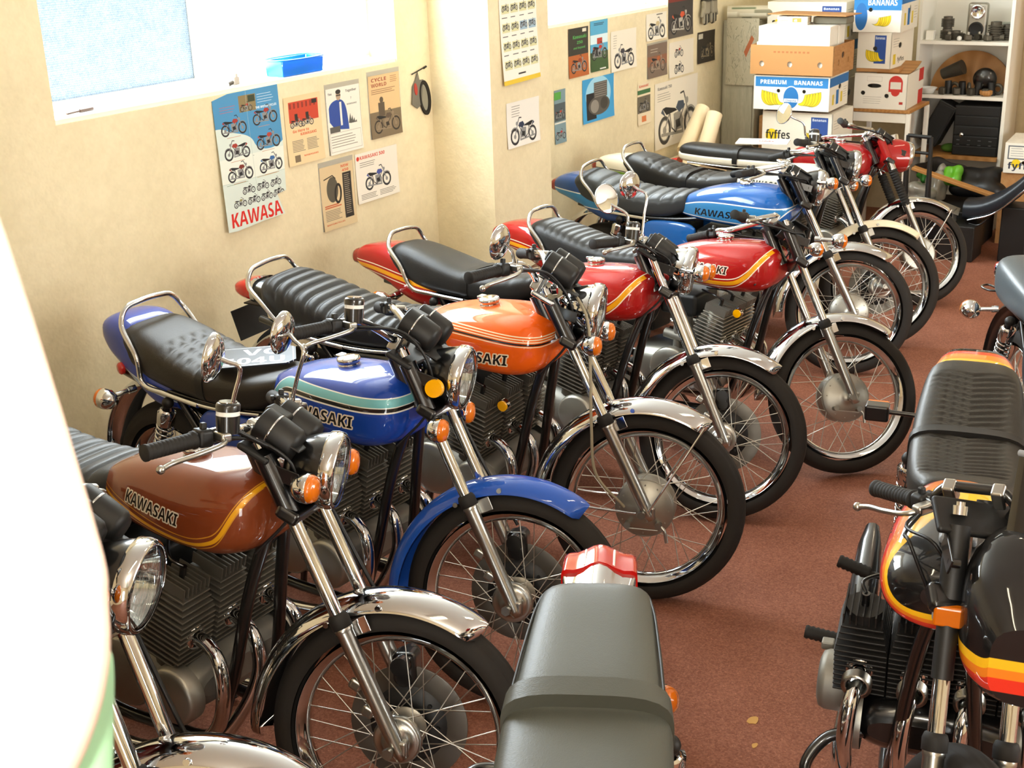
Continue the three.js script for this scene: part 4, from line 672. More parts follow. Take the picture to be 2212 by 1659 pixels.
poster('leaflet', 'bright blue leaflet with a large grey engine', quad(WZ, [[1257, 173], [1325, 158], [1325, 248], [1258, 271]]), WZ, (c, w, h) => { bg(c, w, h, '#3d9fd8'); c.fillStyle = '#9fd4ee'; c.beginPath(); c.ellipse(w * 0.5, h * 0.4, w * 0.4, h * 0.42, 0, 0, 7); c.fill(); c.fillStyle = '#15181d'; c.fillRect(w * 0.12, h * 0.34, w * 0.3, h * 0.6); c.fillStyle = '#57534e'; c.fillRect(w * 0.36, h * 0.12, w * 0.42, h * 0.36); c.beginPath(); c.ellipse(w * 0.52, h * 0.65, w * 0.34, h * 0.22, 0, 0, 7); c.fill(); c.fillStyle = '#8e8880'; for (let i = 0; i < 7; i++) c.fillRect(w * 0.38, h * (0.14 + i * 0.05), w * 0.38, h * 0.018); c.beginPath(); c.ellipse(w * 0.38, h * 0.66, w * 0.13, h * 0.15, 0, 0, 7); c.fill(); c.fillStyle = '#3a3733'; c.beginPath(); c.ellipse(w * 0.68, h * 0.63, w * 0.12, h * 0.14, 0, 0, 7); c.fill(); }, { group: far });
poster('leaflet', 'narrow leaflet with green corner just past the pillar edge', quad(WZ, [[1196, 195], [1220, 192], [1222, 305], [1198, 313]]), WZ, (c, w, h) => { bg(c, w, h, '#7d97a0'); c.fillStyle = '#58a548'; c.fillRect(0, h * 0.04, w * 0.6, h * 0.14); c.fillStyle = '#4d5a60'; c.fillRect(0, h * 0.25, w, h * 0.33); c.fillStyle = '#e5e2d8'; c.fillRect(0, h * 0.6, w, h * 0.03); mini(c, w * 0.5, h * 0.55, w * 0.9, '#b84a32'); mini(c, w * 0.5, h * 0.93, w * 0.9, '#a33'); }, { group: far });
poster('leaflet', 'small leaflet with red heading, green band and a motorcycle', quad(WZ, [[1376, 180], [1404, 176], [1404, 263], [1377, 272]]), WZ, (c, w, h) => { bg(c, w, h, '#ecdcbd'); word(c, 'Kawasaki', w * 0.1, h * 0.11, h * 0.09, '#c5402a', w * 0.75); c.fillStyle = '#3e6f43'; c.fillRect(0, h * 0.17, w, h * 0.1); c.fillStyle = '#6b6454'; c.fillRect(0, h * 0.32, w, h * 0.4); mini(c, w * 0.5, h * 0.7, w * 0.85, '#3a3a35'); c.fillStyle = '#d97c48'; c.fillRect(w * 0.3, h * 0.8, w * 0.35, h * 0.14); }, { group: far });
poster('wall_chart', 'large white chart with a detailed grey cutaway motorcycle', quad(WZ, [[1413, 178], [1510, 160], [1500, 300], [1414, 320]]), WZ, (c, w, h) => { bg(c, w, h, '#eee5d3'); word(c, 'Kawasaki 750', w * 0.06, h * 0.11, h * 0.06, '#555', w * 0.32); lines(c, w * 0.06, h * 0.17, w * 0.3, 4, h * 0.035, '#8b8478'); mini(c, w * 0.52, h * 0.95, w * 0.9, '#46505e', { metal: '#9a958a', dark: '#3b3936' }); c.strokeStyle = '#6a655d'; c.lineWidth = 2; for (let i = 0; i < 40; i++) { c.beginPath(); const x = w * (0.2 + 0.6 * rnd()), y = h * (0.5 + 0.4 * rnd()); c.moveTo(x, y); c.lineTo(x + w * 0.06 * (rnd() - 0.5), y + h * 0.1 * (rnd() - 0.5)); c.stroke(); } }, { group: far, px: 700 });
// window sill
{
  const o = thing('plastic_tray', 'translucent bright blue plastic tray standing on the window sill', 'tray', [4.13, 1.554, -3.71]);
  const m = std({ color: 0x1a8fe0, roughness: 0.25, transmission: 0.35 });
  const w = 0.125, d = 0.045, h = 0.065, t = 0.003;
  part(o, 'tray_body', [rbox(2 * w, t, 2 * d, [0, t / 2, 0], 0.001), rbox(2 * w, h, t, [0, h / 2, d], 0.001, [0.12, 0, 0]), rbox(2 * w, h, t, [0, h / 2, -d], 0.001, [-0.12, 0, 0]), rbox(t, h, 2 * d, [w, h / 2, 0], 0.001, [0, 0, -0.12]), rbox(t, h, 2 * d, [-w, h / 2, 0], 0.001, [0, 0, 0.12])], m);
  part(o, 'tray_rim', tube([[-w - 0.006, h, -d - 0.006], [w + 0.006, h, -d - 0.006], [w + 0.006, h, d + 0.006], [-w - 0.006, h, d + 0.006]], 0.004, 60, 6, true), m);
  const f = solid('paper_wad', 'crumpled white paper lying in the blue tray', 'paper', [new THREE.IcosahedronGeometry(0.035, 2).scale(1.8, 0.7, 0.9).translate(4.12, 1.585, -3.71)], M.paper);
  const q = thing('metal_fitting', 'small white and grey metal fitting on the window sill edge', 'fitting', [3.72, 1.554, -3.672]);
  part(q, 'body', [rbox(0.034, 0.034, 0.03, [0.012, 0.02, 0], 0.006), cyl([0.012, 0.034, 0], [0.012, 0.048, 0], 0.016)], std({ color: 0xd9d4cc, roughness: 0.4, metalness: 0.3 })); part(q, 'spout', [cyl([-0.004, 0.016, 0.004], [-0.034, 0.010, 0.006], 0.009, 0.011)], std({ color: 0x6f6a66, metalness: 0.6, roughness: 0.4 }));
  solid('screwdriver', 'dark slim tool lying near the end of the window sill', 'tool', [cyl([2.99, 1.561, -3.69], [3.05, 1.561, -3.695], 0.007), cyl([2.93, 1.559, -3.685], [2.99, 1.561, -3.69], 0.004)], std({ color: 0x5b4a44, roughness: 0.4 }));
}

// ---------------------------------------------------------------- the row along the window wall
const KAW = 'KAWASAKI';
const swoosh = [[0.50, 0.812], [0.60, 0.786], [0.72, 0.758], [0.84, 0.734], [0.93, 0.726], [0.99, 0.738], [1.03, 0.762], [1.07, 0.825], [1.10, 0.88]];
const brownTank = painted(sidePrint(TU, '#7a3818', (s) => {
  s.line(swoosh, 0.010, '#e0a016'); s.line(lift(swoosh, 0.017), 0.0028, '#c98a22'); s.line(lift(swoosh, -0.012), 0.0028, '#c98a22');
  s.text(KAW, 0.812, 0.792, 0.195, 0.034, '#1a0f0a', '#e9e2d0', -0.10);
}), 0.3);
const blueStripe = [[0.50, 0.752], [0.575, 0.758], [0.62, 0.782], [0.66, 0.822], [0.71, 0.838], [0.85, 0.842], [1.0, 0.844], [1.14, 0.846]];
const blueTank = painted(sidePrint(TU, '#123f9f', (s) => {
  s.line(blueStripe, 0.028, '#f2efe6'); s.line(blueStripe, 0.022, '#6fb7bf'); s.line(lift(blueStripe, -0.021), 0.016, '#f2efe6'); s.line(lift(blueStripe, -0.019), 0.0105, '#14110f');
  s.text(KAW, 0.835, 0.778, 0.30, 0.036, '#131216', '#f0e2cf', 0.03);
}), 0.25);
const ol = [[0.50, 0.822], [0.65, 0.836], [0.8, 0.838], [0.95, 0.834], [1.15, 0.824]];
const orangeTank = painted(sidePrint(TU, '#ee5f06', (s) => {
  for (const [d, w, c] of [[0.014, 0.0035, '#fbe9c8'], [0.006, 0.0035, '#fbe9c8'], [-0.002, 0.0035, '#fbe9c8'], [-0.010, 0.006, '#241007'], [-0.017, 0.003, '#fbe9c8']]) s.line(lift(ol, d), w, c);
  s.text(KAW, 0.862, 0.757, 0.29, 0.036, '#1d120c', '#f6dfbd', 0.05);
}), 0.15);
const rl = [[0.50, 0.735], [0.70, 0.730], [0.86, 0.728], [0.955, 0.738], [1.01, 0.772], [1.05, 0.82], [1.09, 0.875]];
const redPrint = (textX) => sidePrint(TU, '#a8100c', (s) => {
  s.line(lift(rl, 0.018), 0.0045, '#f7ead2'); s.line(rl, 0.018, '#f2a60f'); s.line(lift(rl, -0.017), 0.0045, '#f7ead2');
  s.text(KAW, textX, 0.79, 0.25, 0.033, '#2a0d0a', '#eadfcb', -0.02);
});
const redTail = painted(sidePrint(LU, '#a8100c', (s) => { const t = [[-0.42, 0.778], [-0.2, 0.768], [0, 0.735], [0.24, 0.695]]; s.line(lift(t, 0.019), 0.0045, '#f7ead2'); s.line(t, 0.018, '#f2a60f'); s.line(lift(t, -0.019), 0.0045, '#f7ead2'); }), 0.3);
const sky1 = [[0.50, 0.775], [0.62, 0.806], [0.75, 0.818], [0.95, 0.818], [1.15, 0.812]], sky2 = [[0.50, 0.732], [0.62, 0.728], [0.80, 0.722], [0.98, 0.722], [1.06, 0.748], [1.12, 0.80]];
const skyTank = painted(sidePrint(TU, '#0f5cab', (s) => {
  s.fill([...sky1, ...sky2.slice().reverse()], '#2f86c6'); s.line(sky1, 0.006, '#f4f6f6'); s.line(sky2, 0.006, '#f4f6f6');
  s.text(KAW, 0.765, 0.762, 0.34, 0.036, '#0d1016', null, 0.02);
}), 0.35);
const greenBand = (s, t) => { s.line(lift(t, 0.0), 0.022, '#6f9a2e'); s.line(lift(t, 0.016), 0.005, '#1d2a22'); s.line(lift(t, -0.018), 0.008, '#20302c'); };
const whiteTank = painted(sidePrint(TU, '#efe9da', (s) => { greenBand(s, [[0.50, 0.752], [0.7, 0.745], [0.9, 0.742], [1.02, 0.765], [1.12, 0.83]]); s.text(KAW, 0.80, 0.80, 0.25, 0.033, '#22301f', null); }), 0);
const blueTail = painted(sidePrint(LU, '#26409a', (s) => { s.line([[-0.42, 0.80], [-0.2, 0.765], [0, 0.705], [0.24, 0.66]], 0.022, '#c9d2dd'); s.line([[-0.42, 0.80], [-0.2, 0.765], [0, 0.705], [0.24, 0.66]], 0.012, '#8fa6c4'); }), 0.25);
const skyTail = painted(sidePrint(LU, '#1d4f96', (s) => { s.fill([[-0.42, 0.80], [0.24, 0.76], [0.24, 0.69], [-0.42, 0.73]], '#2f86c4'); s.line([[-0.42, 0.80], [0.24, 0.76]], 0.006, '#f1f4f4'); s.line([[-0.42, 0.73], [0.24, 0.69]], 0.006, '#f1f4f4'); }), 0.3);
const whiteTail = painted(sidePrint(LU, '#ede4cf', (s) => { greenBand(s, [[-0.42, 0.775], [-0.2, 0.778], [-0.06, 0.765], [0.02, 0.70], [0.1, 0.66]]); }), 0);
const mirrorBack = [-1, 0.12, 0.12];

motorcycle({ label: 'motorcycle with chrome ringed headlight and chrome mudguard, mostly hidden behind the blurred arm', at: [1.380, -3.070], yaw: -3.3, lean: 3.0, steer: 33.0, scale: 1.026,
  tank: paint(0x5a1410), tail: 'lamp', ind: [1.215, 0.955, 0.14], indR: 0.034, seatMod: ribbed(0.0, 0.6, 0.05, 0.010), brake: 'disc' });
motorcycle({ label: 'brown motorcycle with yellow swoosh stripes on the tank and a chrome front mudguard', at: [1.972, -3.083], yaw: 1.2, lean: 1.7, steer: 21.4, scale: 0.998, lampTurn: 6, tank: brownTank,
  tail: 'lamp', ind: [1.236, 0.946, 0.14], indR: 0.034, seatMat: M.seatGrey, seatMod: ribbed(0.0, 0.6, 0.055, 0.011), barY: 1.055, barX: 0.948, shroud: M.black, resCap: M.chrome,
  mirrors: [[[1.05, 1.075, 0.19], [1.086, 1.225, 0.215], [1.035, 1.245, 0.24], [-0.97, 0.12, 0.1]], [[1.05, 1.075, -0.19], [1.09, 1.21, -0.16], [1.015, 1.243, -0.21], [-0.97, 0.12, -0.1]]],
  engineMat: M.dullAlloy });
motorcycle({ label: 'deep blue motorcycle with turquoise stripe and blue front mudguard, number plate lying on its seat', at: [2.798, -3.175], yaw: -4.3, lean: -0.4, steer: 25.7, scale: 0.989, tank: blueTank,
  fender: paint(0x1a52b4), tailMat: blueTail, ind: [1.225, 0.828, 0.14], indR: 0.034, barY: 1.10, barX: 0.868, seatMat: M.seatBrown, seatMod: quilted(0.10, 0.34, 0.045, 0.008), strap: 0.315, seatTrim: true, rearInd: true, tailReflector: true,
  panelMat: paint(0x1745a8), oilCap: true, rearSpokes: true, rail: [-0.06, 0.955], reflector: [1.181, 0.938], rearGuard: M.chrome, resCap: M.chrome,
  tailSecs: [{ x: 0.16, t: 0.715, b: 0.625, w: 0.118 }, { x: 0.06, t: 0.76, b: 0.622, w: 0.128 }, { x: -0.03, t: 0.86, b: 0.66, w: 0.128 }, { x: -0.10, t: 0.898, b: 0.71, w: 0.124 }, { x: -0.17, t: 0.900, b: 0.75, w: 0.112 }, { x: -0.215, t: 0.888, b: 0.785, w: 0.096 }, { x: -0.235, t: 0.868, b: 0.81, w: 0.08 }],
  lightSecs: [{ x: -0.225, t: 0.866, b: 0.80, w: 0.08 }, { x: -0.25, t: 0.85, b: 0.79, w: 0.074 }, { x: -0.262, t: 0.835, b: 0.79, w: 0.06 }] });
motorcycle({ label: 'bright orange motorcycle with pinstriped tank, ribbed seat and front drum brake', at: [3.461, -3.133], yaw: -1.7, lean: -1.9, steer: 23.4, scale: 0.996, tank: orangeTank, tail: 'lamp', brake: 'drum', drumR: 0.098, stays: true, paleCable: true,
  ind: [1.264, 0.87, 0.14], indR: 0.032, barY: 1.10, barX: 0.912, seatMod: ribbed(-0.08, 0.55, 0.05, 0.013), seatTrim: true, rail: [-0.155, 0.915], frameReflector: [0.955, 0.638], bucket: M.chrome, yoke: M.chrome,
  mirrors: [[[1.0, 1.115, 0.18], [0.995, 1.16, 0.21], [0.966, 1.192, 0.25], [-0.95, 0.15, -0.25]]] });
motorcycle({ label: 'red motorcycle with plain strapped seat, yellow striped tail and front disc brake', at: [4.072, -3.103], yaw: -0.2, lean: 5.1, steer: 20.7, scale: 0.952, tank: painted(redPrint(0.83), 0.3), tailMat: redTail, strap: 0.30, barY: 1.04, barX: 0.922,
  ind: [1.311, 0.954, 0.14], rearInd: true, bucket: M.chrome, shroud: null, seatMod: ribbed(0.30, 0.62, 0.07, 0.003),
  mirrors: [[[1.01, 1.06, 0.185], [1.0, 1.15, 0.20], [0.917, 1.203, 0.21], [0.72, 0.2, 0.65]], [[1.01, 1.06, -0.185], [1.01, 1.24, -0.19], [0.94, 1.272, -0.20], [-0.8, 0.1, -0.6]]] });
motorcycle({ label: 'red motorcycle with finely ribbed seat, yellow stripe and polished front drum brake', at: [4.727, -2.822], yaw: -2.2, lean: 3.5, steer: 44.9, scale: 0.935, tank: painted(redPrint(0.80), 0.3), tailMat: redTail, brake: 'drum', drumR: 0.105, barY: 1.0, barX: 0.80,
  ind: [1.322, 0.969, 0.14], seatMod: ribbed(-0.05, 0.55, 0.036, 0.006, 0.45), frameReflector: [0.967, 0.655], engineMat: M.alloy, caseMat: M.alloy, noHeadlight: true, cylZ: [-0.11, 0, 0.11] });
motorcycle({ label: 'metallic light blue motorcycle with white lined tank band and long ribbed seat', at: [5.894, -3.159], yaw: -3.2, lean: -3.1, steer: 31.6, scale: 0.926, tank: skyTank, tailMat: skyTail, brake: 'drum', drumR: 0.100, barY: 1.02, barX: 0.82,
  ind: [1.297, 0.98, 0.14], seatMat: M.seatGrey, seatMod: ribbed(-0.06, 0.6, 0.075, 0.007), panelMat: paint(0x1763b4), cylZ: [-0.11, 0, 0.11],
  tankSecs: [{ x: 0.475, t: 0.785, b: 0.735, w: 0.04 }, { x: 0.51, t: 0.815, b: 0.71, w: 0.085 }, { x: 0.62, t: 0.858, b: 0.695, w: 0.118 }, { x: 0.76, t: 0.888, b: 0.686, w: 0.136 }, { x: 0.9, t: 0.90, b: 0.682, w: 0.145 }, { x: 1.0, t: 0.895, b: 0.684, w: 0.143 }, { x: 1.07, t: 0.875, b: 0.70, w: 0.125 }, { x: 1.11, t: 0.84, b: 0.73, w: 0.09 }, { x: 1.12, t: 0.81, b: 0.76, w: 0.05 }],
  seatSecs: [{ x: 0.535, t: 0.815, b: 0.765, w: 0.075 }, { x: 0.52, t: 0.83, b: 0.73, w: 0.10 }, { x: 0.44, t: 0.823, b: 0.70, w: 0.125 }, { x: 0.34, t: 0.815, b: 0.69, w: 0.138 }, { x: 0.2, t: 0.823, b: 0.69, w: 0.142 }, { x: 0.08, t: 0.85, b: 0.695, w: 0.14 }, { x: -0.04, t: 0.88, b: 0.708, w: 0.132 }, { x: -0.12, t: 0.89, b: 0.725, w: 0.122 }, { x: -0.16, t: 0.875, b: 0.75, w: 0.108 }, { x: -0.17, t: 0.85, b: 0.775, w: 0.09 }] });
motorcycle({ label: 'white motorcycle with green stripes, cream front mudguard and quilted black seat', at: [6.331, -3.178], yaw: -2.6, lean: 0.8, steer: 38.0, scale: 0.939, tank: whiteTank, tailMat: whiteTail, fender: paint(0xf0e3c4, 0), brake: 'disc', barY: 1.03, barX: 0.86,
  ind: [1.287, 0.875, 0.14], seatMod: quilted(0.02, 0.45, 0.06, 0.008), strap: 0.30, mirrors: [[[0.93, 1.05, 0.18], [0.90, 1.14, 0.21], [0.79, 1.18, 0.24], [-0.8, 0.1, 0.5]]] });
motorcycle({ label: 'older dark red motorcycle with black and white seat, rubber fork gaiters and red headlight shell', at: [7.046, -3.137], yaw: 0.2, lean: 4.3, steer: 41.3, scale: 0.888, tank: paint(0x9a0f12, 0.3), tail: 'none', hl: [1.315, 0.93], brake: 'drum', drumR: 0.105, drumZ: -1, gaiter: true, stays: true, bucket: paint(0xa31210, 0.2), shroud: paint(0xa31210, 0.2), rail: null,
  fender: M.chrome, barY: 1.03, barX: 0.75, gripMat: M.seatGrey, yoke: M.chrome, cylZ: [-0.08, 0.08],
  seatSecs: [{ x: 0.60, t: 0.83, b: 0.79, w: 0.07 }, { x: 0.57, t: 0.845, b: 0.755, w: 0.10 }, { x: 0.45, t: 0.85, b: 0.74, w: 0.125 }, { x: 0.25, t: 0.855, b: 0.735, w: 0.135 }, { x: 0.02, t: 0.862, b: 0.735, w: 0.135 }, { x: -0.15, t: 0.865, b: 0.745, w: 0.12 }, { x: -0.19, t: 0.855, b: 0.765, w: 0.105 }, { x: -0.205, t: 0.84, b: 0.79, w: 0.085 }],
  tankSecs: [{ x: 0.56, t: 0.85, b: 0.81, w: 0.03 }, { x: 0.58, t: 0.87, b: 0.77, w: 0.07 }, { x: 0.66, t: 0.905, b: 0.73, w: 0.11 }, { x: 0.78, t: 0.925, b: 0.71, w: 0.13 }, { x: 0.9, t: 0.93, b: 0.70, w: 0.138 }, { x: 1.0, t: 0.92, b: 0.71, w: 0.132 }, { x: 1.06, t: 0.895, b: 0.73, w: 0.11 }, { x: 1.09, t: 0.86, b: 0.77, w: 0.06 }],
  cap: [0.87, 0.925], extra: ({ pt, ps }) => {
    const S = [{ x: 0.585, t: 0.795, b: 0.76, w: 0.103 }, { x: 0.45, t: 0.80, b: 0.742, w: 0.131 }, { x: 0.25, t: 0.803, b: 0.737, w: 0.141 }, { x: 0.02, t: 0.806, b: 0.737, w: 0.141 }, { x: -0.15, t: 0.812, b: 0.747, w: 0.127 }, { x: -0.20, t: 0.818, b: 0.765, w: 0.108 }];
    pt('seat_side_band', hull(S.map((s) => ({ e: 4, ...s })), { rows: 40, n: 36 }), M.vinyl(0xe9e2cf), 'cream vinyl band round the seat');
    for (const s of [1, -1]) pt('seat_chrome_strip', tube([[0.55, 0.752, 0.112 * s], [0.25, 0.735, 0.138 * s], [-0.12, 0.745, 0.13 * s]], 0.006, 20, 6), M.chrome);
    pt('seat_strap', hull([{ x: 0.235, t: 0.862, b: 0.728, w: 0.146 }, { x: 0.20, t: 0.863, b: 0.728, w: 0.146 }].map((s) => ({ e: 3.8, ...s })), { rows: 3, n: 36 }), M.seat);
    ps('headlight_shell', hull([{ x: 1.12, t: 1.0, b: 0.86, w: 0.085 }, { x: 1.17, t: 1.025, b: 0.83, w: 0.10 }, { x: 1.24, t: 1.03, b: 0.825, w: 0.104 }, { x: 1.285, t: 1.02, b: 0.83, w: 0.10 }].map((q) => ({ e: 2.6, ...q })), { rows: 20, n: 32 }), paint(0xa31210));
    ps('headlight_gauge', [lathe([[0.045, -0.05], [0.050, 0], [0.046, 0.006], [0.03, 0.008], [0, 0.009]], [1.19, 1.045, 0], V(-0.35, 1, 0), 28)], M.chrome);
    pt('tail_light', hull([{ x: -0.24, t: 0.76, b: 0.68, w: 0.05 }, { x: -0.29, t: 0.75, b: 0.69, w: 0.045 }].map((s) => ({ e: 3, ...s })), { rows: 4, n: 20 }), M.red);
  } });

// ---------------------------------------------------------------- the bikes on the other side of the aisle
motorcycle({ label: 'motorcycle in the aisle with plain dark two-part seat and bright red tail lamp', at: [1.874, -1.051], yaw: -63.6, lean: 0, steer: 0, scale: 1.0, tank: paint(0x16181a), tail: 'none', rail: null, seatMat: M.vinyl(0x474942, 0.44), seatRows: 60,
  seatSecs: [{ x: 0.68, t: 0.85, b: 0.79, w: 0.08 }, { x: 0.62, t: 0.85, b: 0.74, w: 0.125 }, { x: 0.48, t: 0.845, b: 0.72, w: 0.145 }, { x: 0.33, t: 0.842, b: 0.72, w: 0.147 }, { x: 0.295, t: 0.842, b: 0.72, w: 0.145 }, { x: 0.285, t: 0.85, b: 0.72, w: 0.141 }, { x: 0.268, t: 0.866, b: 0.72, w: 0.138 }, { x: 0.10, t: 0.868, b: 0.725, w: 0.130 }, { x: -0.04, t: 0.868, b: 0.74, w: 0.118 }, { x: -0.10, t: 0.862, b: 0.75, w: 0.108 }, { x: -0.132, t: 0.84, b: 0.765, w: 0.09 }, { x: -0.138, t: 0.82, b: 0.78, w: 0.075 }],
  extra: ({ b, pt }) => {
    pt('seat_strap', hull([{ x: 0.292, t: 0.868, b: 0.715, w: 0.149 }, { x: 0.245, t: 0.874, b: 0.715, w: 0.146 }].map((s) => ({ e: 3.6, ...s })), { rows: 4, n: 40 }), M.vinyl(0x474942, 0.44));
    for (const s of [1, -1]) pt('seat_piping', tube([[0.24, 0.846, 0.131 * s], [0.10, 0.848, 0.123 * s], [-0.04, 0.846, 0.111 * s], [-0.10, 0.842, 0.096 * s], [-0.128, 0.838, 0.06 * s], [-0.134, 0.838, 0]], 0.0028, 40, 6), M.cable);
    pt('tail_lamp_bracket', [hull([{ x: -0.12, t: 0.81, b: 0.74, w: 0.066 }, { x: -0.19, t: 0.82, b: 0.745, w: 0.072 }, { x: -0.235, t: 0.825, b: 0.745, w: 0.078 }].map((s) => ({ e: 4, ...s })), { rows: 8, n: 32, mod: (p) => { p.y += 0.012 * Math.cos(p.z * 60); } })], M.chrome);
    const lens = pt('tail_light', hull([{ x: -0.233, t: 0.83, b: 0.745, w: 0.08 }, { x: -0.315, t: 0.826, b: 0.75, w: 0.076 }, { x: -0.335, t: 0.81, b: 0.76, w: 0.062 }].map((s) => ({ e: 5, ...s })), { rows: 12, n: 32, mod: (p) => { p.y += 0.010 * Math.cos(p.z * 60) * (p.y > 0.79 ? 1 : 0); } }), M.red, 'bright red lens');
    for (const z of [-0.03, 0.03]) pt('lens_ribs', tube([[-0.24, 0.826, z], [-0.315, 0.822, z], [-0.338, 0.80, z]], 0.003, 10, 6), M.white);
    for (const s of [1, -1]) indicator(b, [-0.03, 0.71, 0.06 * s], [-0.03, 0.70, 0.128 * s], [0.5, 0.35, 0.75 * s], { r: 0.03 });
    for (const s of [1, -1]) pt('grab_handle', tube([[0.30, 0.715, 0.135 * s], [0.31, 0.72, 0.19 * s], [0.37, 0.722, 0.215 * s], [0.44, 0.72, 0.205 * s], [0.48, 0.712, 0.17 * s], [0.48, 0.70, 0.13 * s]], 0.0115, 40, 10), M.black);
  } });

// black machine with yellow, orange and red stripes, bars turned to its right
const flame = (s, pts, w) => { const d = w / 3; s.line(lift(pts, d), w / 3 + 0.004, '#ffc21a'); s.line(lift(pts, 0), w / 3 + 0.002, '#f7861a'); s.line(lift(pts, -d), w / 3 + 0.002, '#e8331b'); };
const flameTank = painted(sidePrint(TU, '#0c0c0d', (s) => { const t = [[0.50, 0.826], [0.62, 0.829], [0.72, 0.834], [0.84, 0.838], [0.95, 0.832], [1.02, 0.812], [1.07, 0.77], [1.12, 0.71]]; flame(s, t, 0.052); s.text(KAW, 0.80, 0.81, 0.22, 0.018, '#3a1410', null, -0.01); }), 0);
const flameTail = painted(sidePrint(LU, '#0c0c0d', (s) => { s.fill([[-0.235, 0.9], [-0.08, 0.9], [-0.08, 0.80], [0.24, 0.71], [0.24, 0.65], [-0.1, 0.73], [-0.235, 0.75]], '#f7861a'); s.fill([[-0.235, 0.9], [-0.20, 0.9], [-0.20, 0.775], [-0.08, 0.755], [0.24, 0.67], [0.24, 0.65], [-0.1, 0.73], [-0.235, 0.75]], '#e8401b'); s.fill([[-0.15, 0.9], [-0.08, 0.9], [-0.08, 0.80], [0.24, 0.71], [0.24, 0.69], [-0.1, 0.778], [-0.15, 0.80]], '#ffb81a'); }), 0);
const CU = [1.00, 1.66, 0.68, 1.01];
const flameCowl = painted(sidePrint(CU, '#0b0b0c', (s) => flame(s, [[1.00, 0.80], [1.16, 0.80], [1.25, 0.795], [1.32, 0.81], [1.36, 0.86]], 0.060)), 0);
M.smokeGrey = std({ color: 0x8b8d90, roughness: 0.35 });
motorcycle({ label: 'black motorcycle with yellow, orange and red stripes and a fluted seat, bars turned', at: [3.458, -0.745], yaw: -78, lean: 0.5, steer: 24, barSteer: -16, forkZ: 0.072, frontDz: -0.035, shortTube: true, barW: 0.72, silencerMat: M.black, scale: 1.0, tank: flameTank, tailMat: flameTail, rail: null, noLamp: true, noGuard: true, noReservoir: true, brake: 'disc', barY: 0.985, barX: 0.93, bar: M.black,
  fender: M.black, engineMat: M.darkEngine, caseMat: M.black, cylZ: [-0.18, -0.06, 0.06, 0.18], shroud: M.satinBlack, rearGuard: M.black, resCap: M.black, seatMat: M.vinyl(0x1f1d18, 0.42), seatRows: 260, strap: 0.27, panelMat: M.black, tankE: 2.3, tankM: 0.5,
  seatMod: (v, c, s) => { if (c > 0.6 && v.x > -0.02 && v.x < 0.56 && Math.abs(v.z) < 0.095) { const e = Math.min(1, (c - 0.6) / 0.2, (v.x + 0.02) / 0.02, (0.56 - v.x) / 0.02, (0.095 - Math.abs(v.z)) / 0.01); v.y -= e * (0.003 + 0.007 * Math.pow(Math.abs(Math.cos((v.x + Math.abs(v.z) * 0.25) * PI / 0.026)), 3)); } },
  tankSecs: [{ x: 0.56, t: 0.80, b: 0.75, w: 0.05 }, { x: 0.59, t: 0.82, b: 0.73, w: 0.085 }, { x: 0.68, t: 0.845, b: 0.705, w: 0.115 }, { x: 0.80, t: 0.862, b: 0.69, w: 0.138 }, { x: 0.92, t: 0.868, b: 0.68, w: 0.148 }, { x: 1.02, t: 0.866, b: 0.675, w: 0.148 }, { x: 1.08, t: 0.858, b: 0.69, w: 0.13 }, { x: 1.11, t: 0.84, b: 0.72, w: 0.10 }, { x: 1.12, t: 0.82, b: 0.76, w: 0.06 }], cap: [0.86, 0.80],
  extra: ({ b, pt, ps, st }) => {
    pt('tank_lid', [rbox(0.085, 0.018, 0.075, [0.985, 0.872, 0], 0.008), rbox(0.012, 0.006, 0.012, [0.965, 0.882, 0], 0.002)], M.smokeGrey, 'grey hinged filler lid');
    const CZ = -0.185;
    pt('headlight_cowl', hull([{ x: 1.09, t: 1.02, b: 0.78, w: 0.14 }, { x: 1.15, t: 1.02, b: 0.735, w: 0.165 }, { x: 1.23, t: 0.99, b: 0.725, w: 0.165 }, { x: 1.29, t: 0.95, b: 0.735, w: 0.135 }, { x: 1.325, t: 0.92, b: 0.755, w: 0.11 }].map((q) => ({ e: 3.6, z: CZ, ...q })), { rows: 30, n: 40, U: CU }), flameCowl);
    const scr = (u, a) => V(1.20 - 0.13 * u - 0.06 * (1 - Math.cos(a)), 0.96 + 0.20 * u - 0.015 * Math.abs(a), CZ - 0.03 + 0.135 * Math.sin(a) / Math.sin(1.15) * (1 - 0.12 * u));
    pt('fly_screen', grid(13, 21, (i, j) => scr(i / 12, (j / 20 - 0.5) * 2.3)), std({ color: 0x0d0e10, roughness: 0.12, clearcoat: 1, side: THREE.DoubleSide }));
    pt('screen_edge', tube(Array.from({ length: 15 }, (_, j) => scr(1, (j / 14 - 0.5) * 2.3)), 0.007, 60, 8), M.smokeGrey);
    { const q = new THREE.Group(); b.add(q); q.name = 'cowl_lamp'; q.position.z = CZ - 0.07; part(q, 'rim', [lathe([[0.076, -0.02], [0.084, -0.016], [0.082, 0.0], [0.074, 0.004]], [1.325, 0.84, 0], V(1, -0.05, 0), 40)], M.satinBlack); part(q, 'lens', [lathe([[0.075, 0], [0.04, 0.012], [0, 0.015]], [1.325, 0.84, 0], V(1, -0.05, 0), 40)], M.glass); part(q, 'reflector', [lathe([[0.02, -0.06], [0.05, -0.04], [0.074, -0.004]], [1.325, 0.84, 0], V(1, -0.05, 0), 32)], M.chrome); }
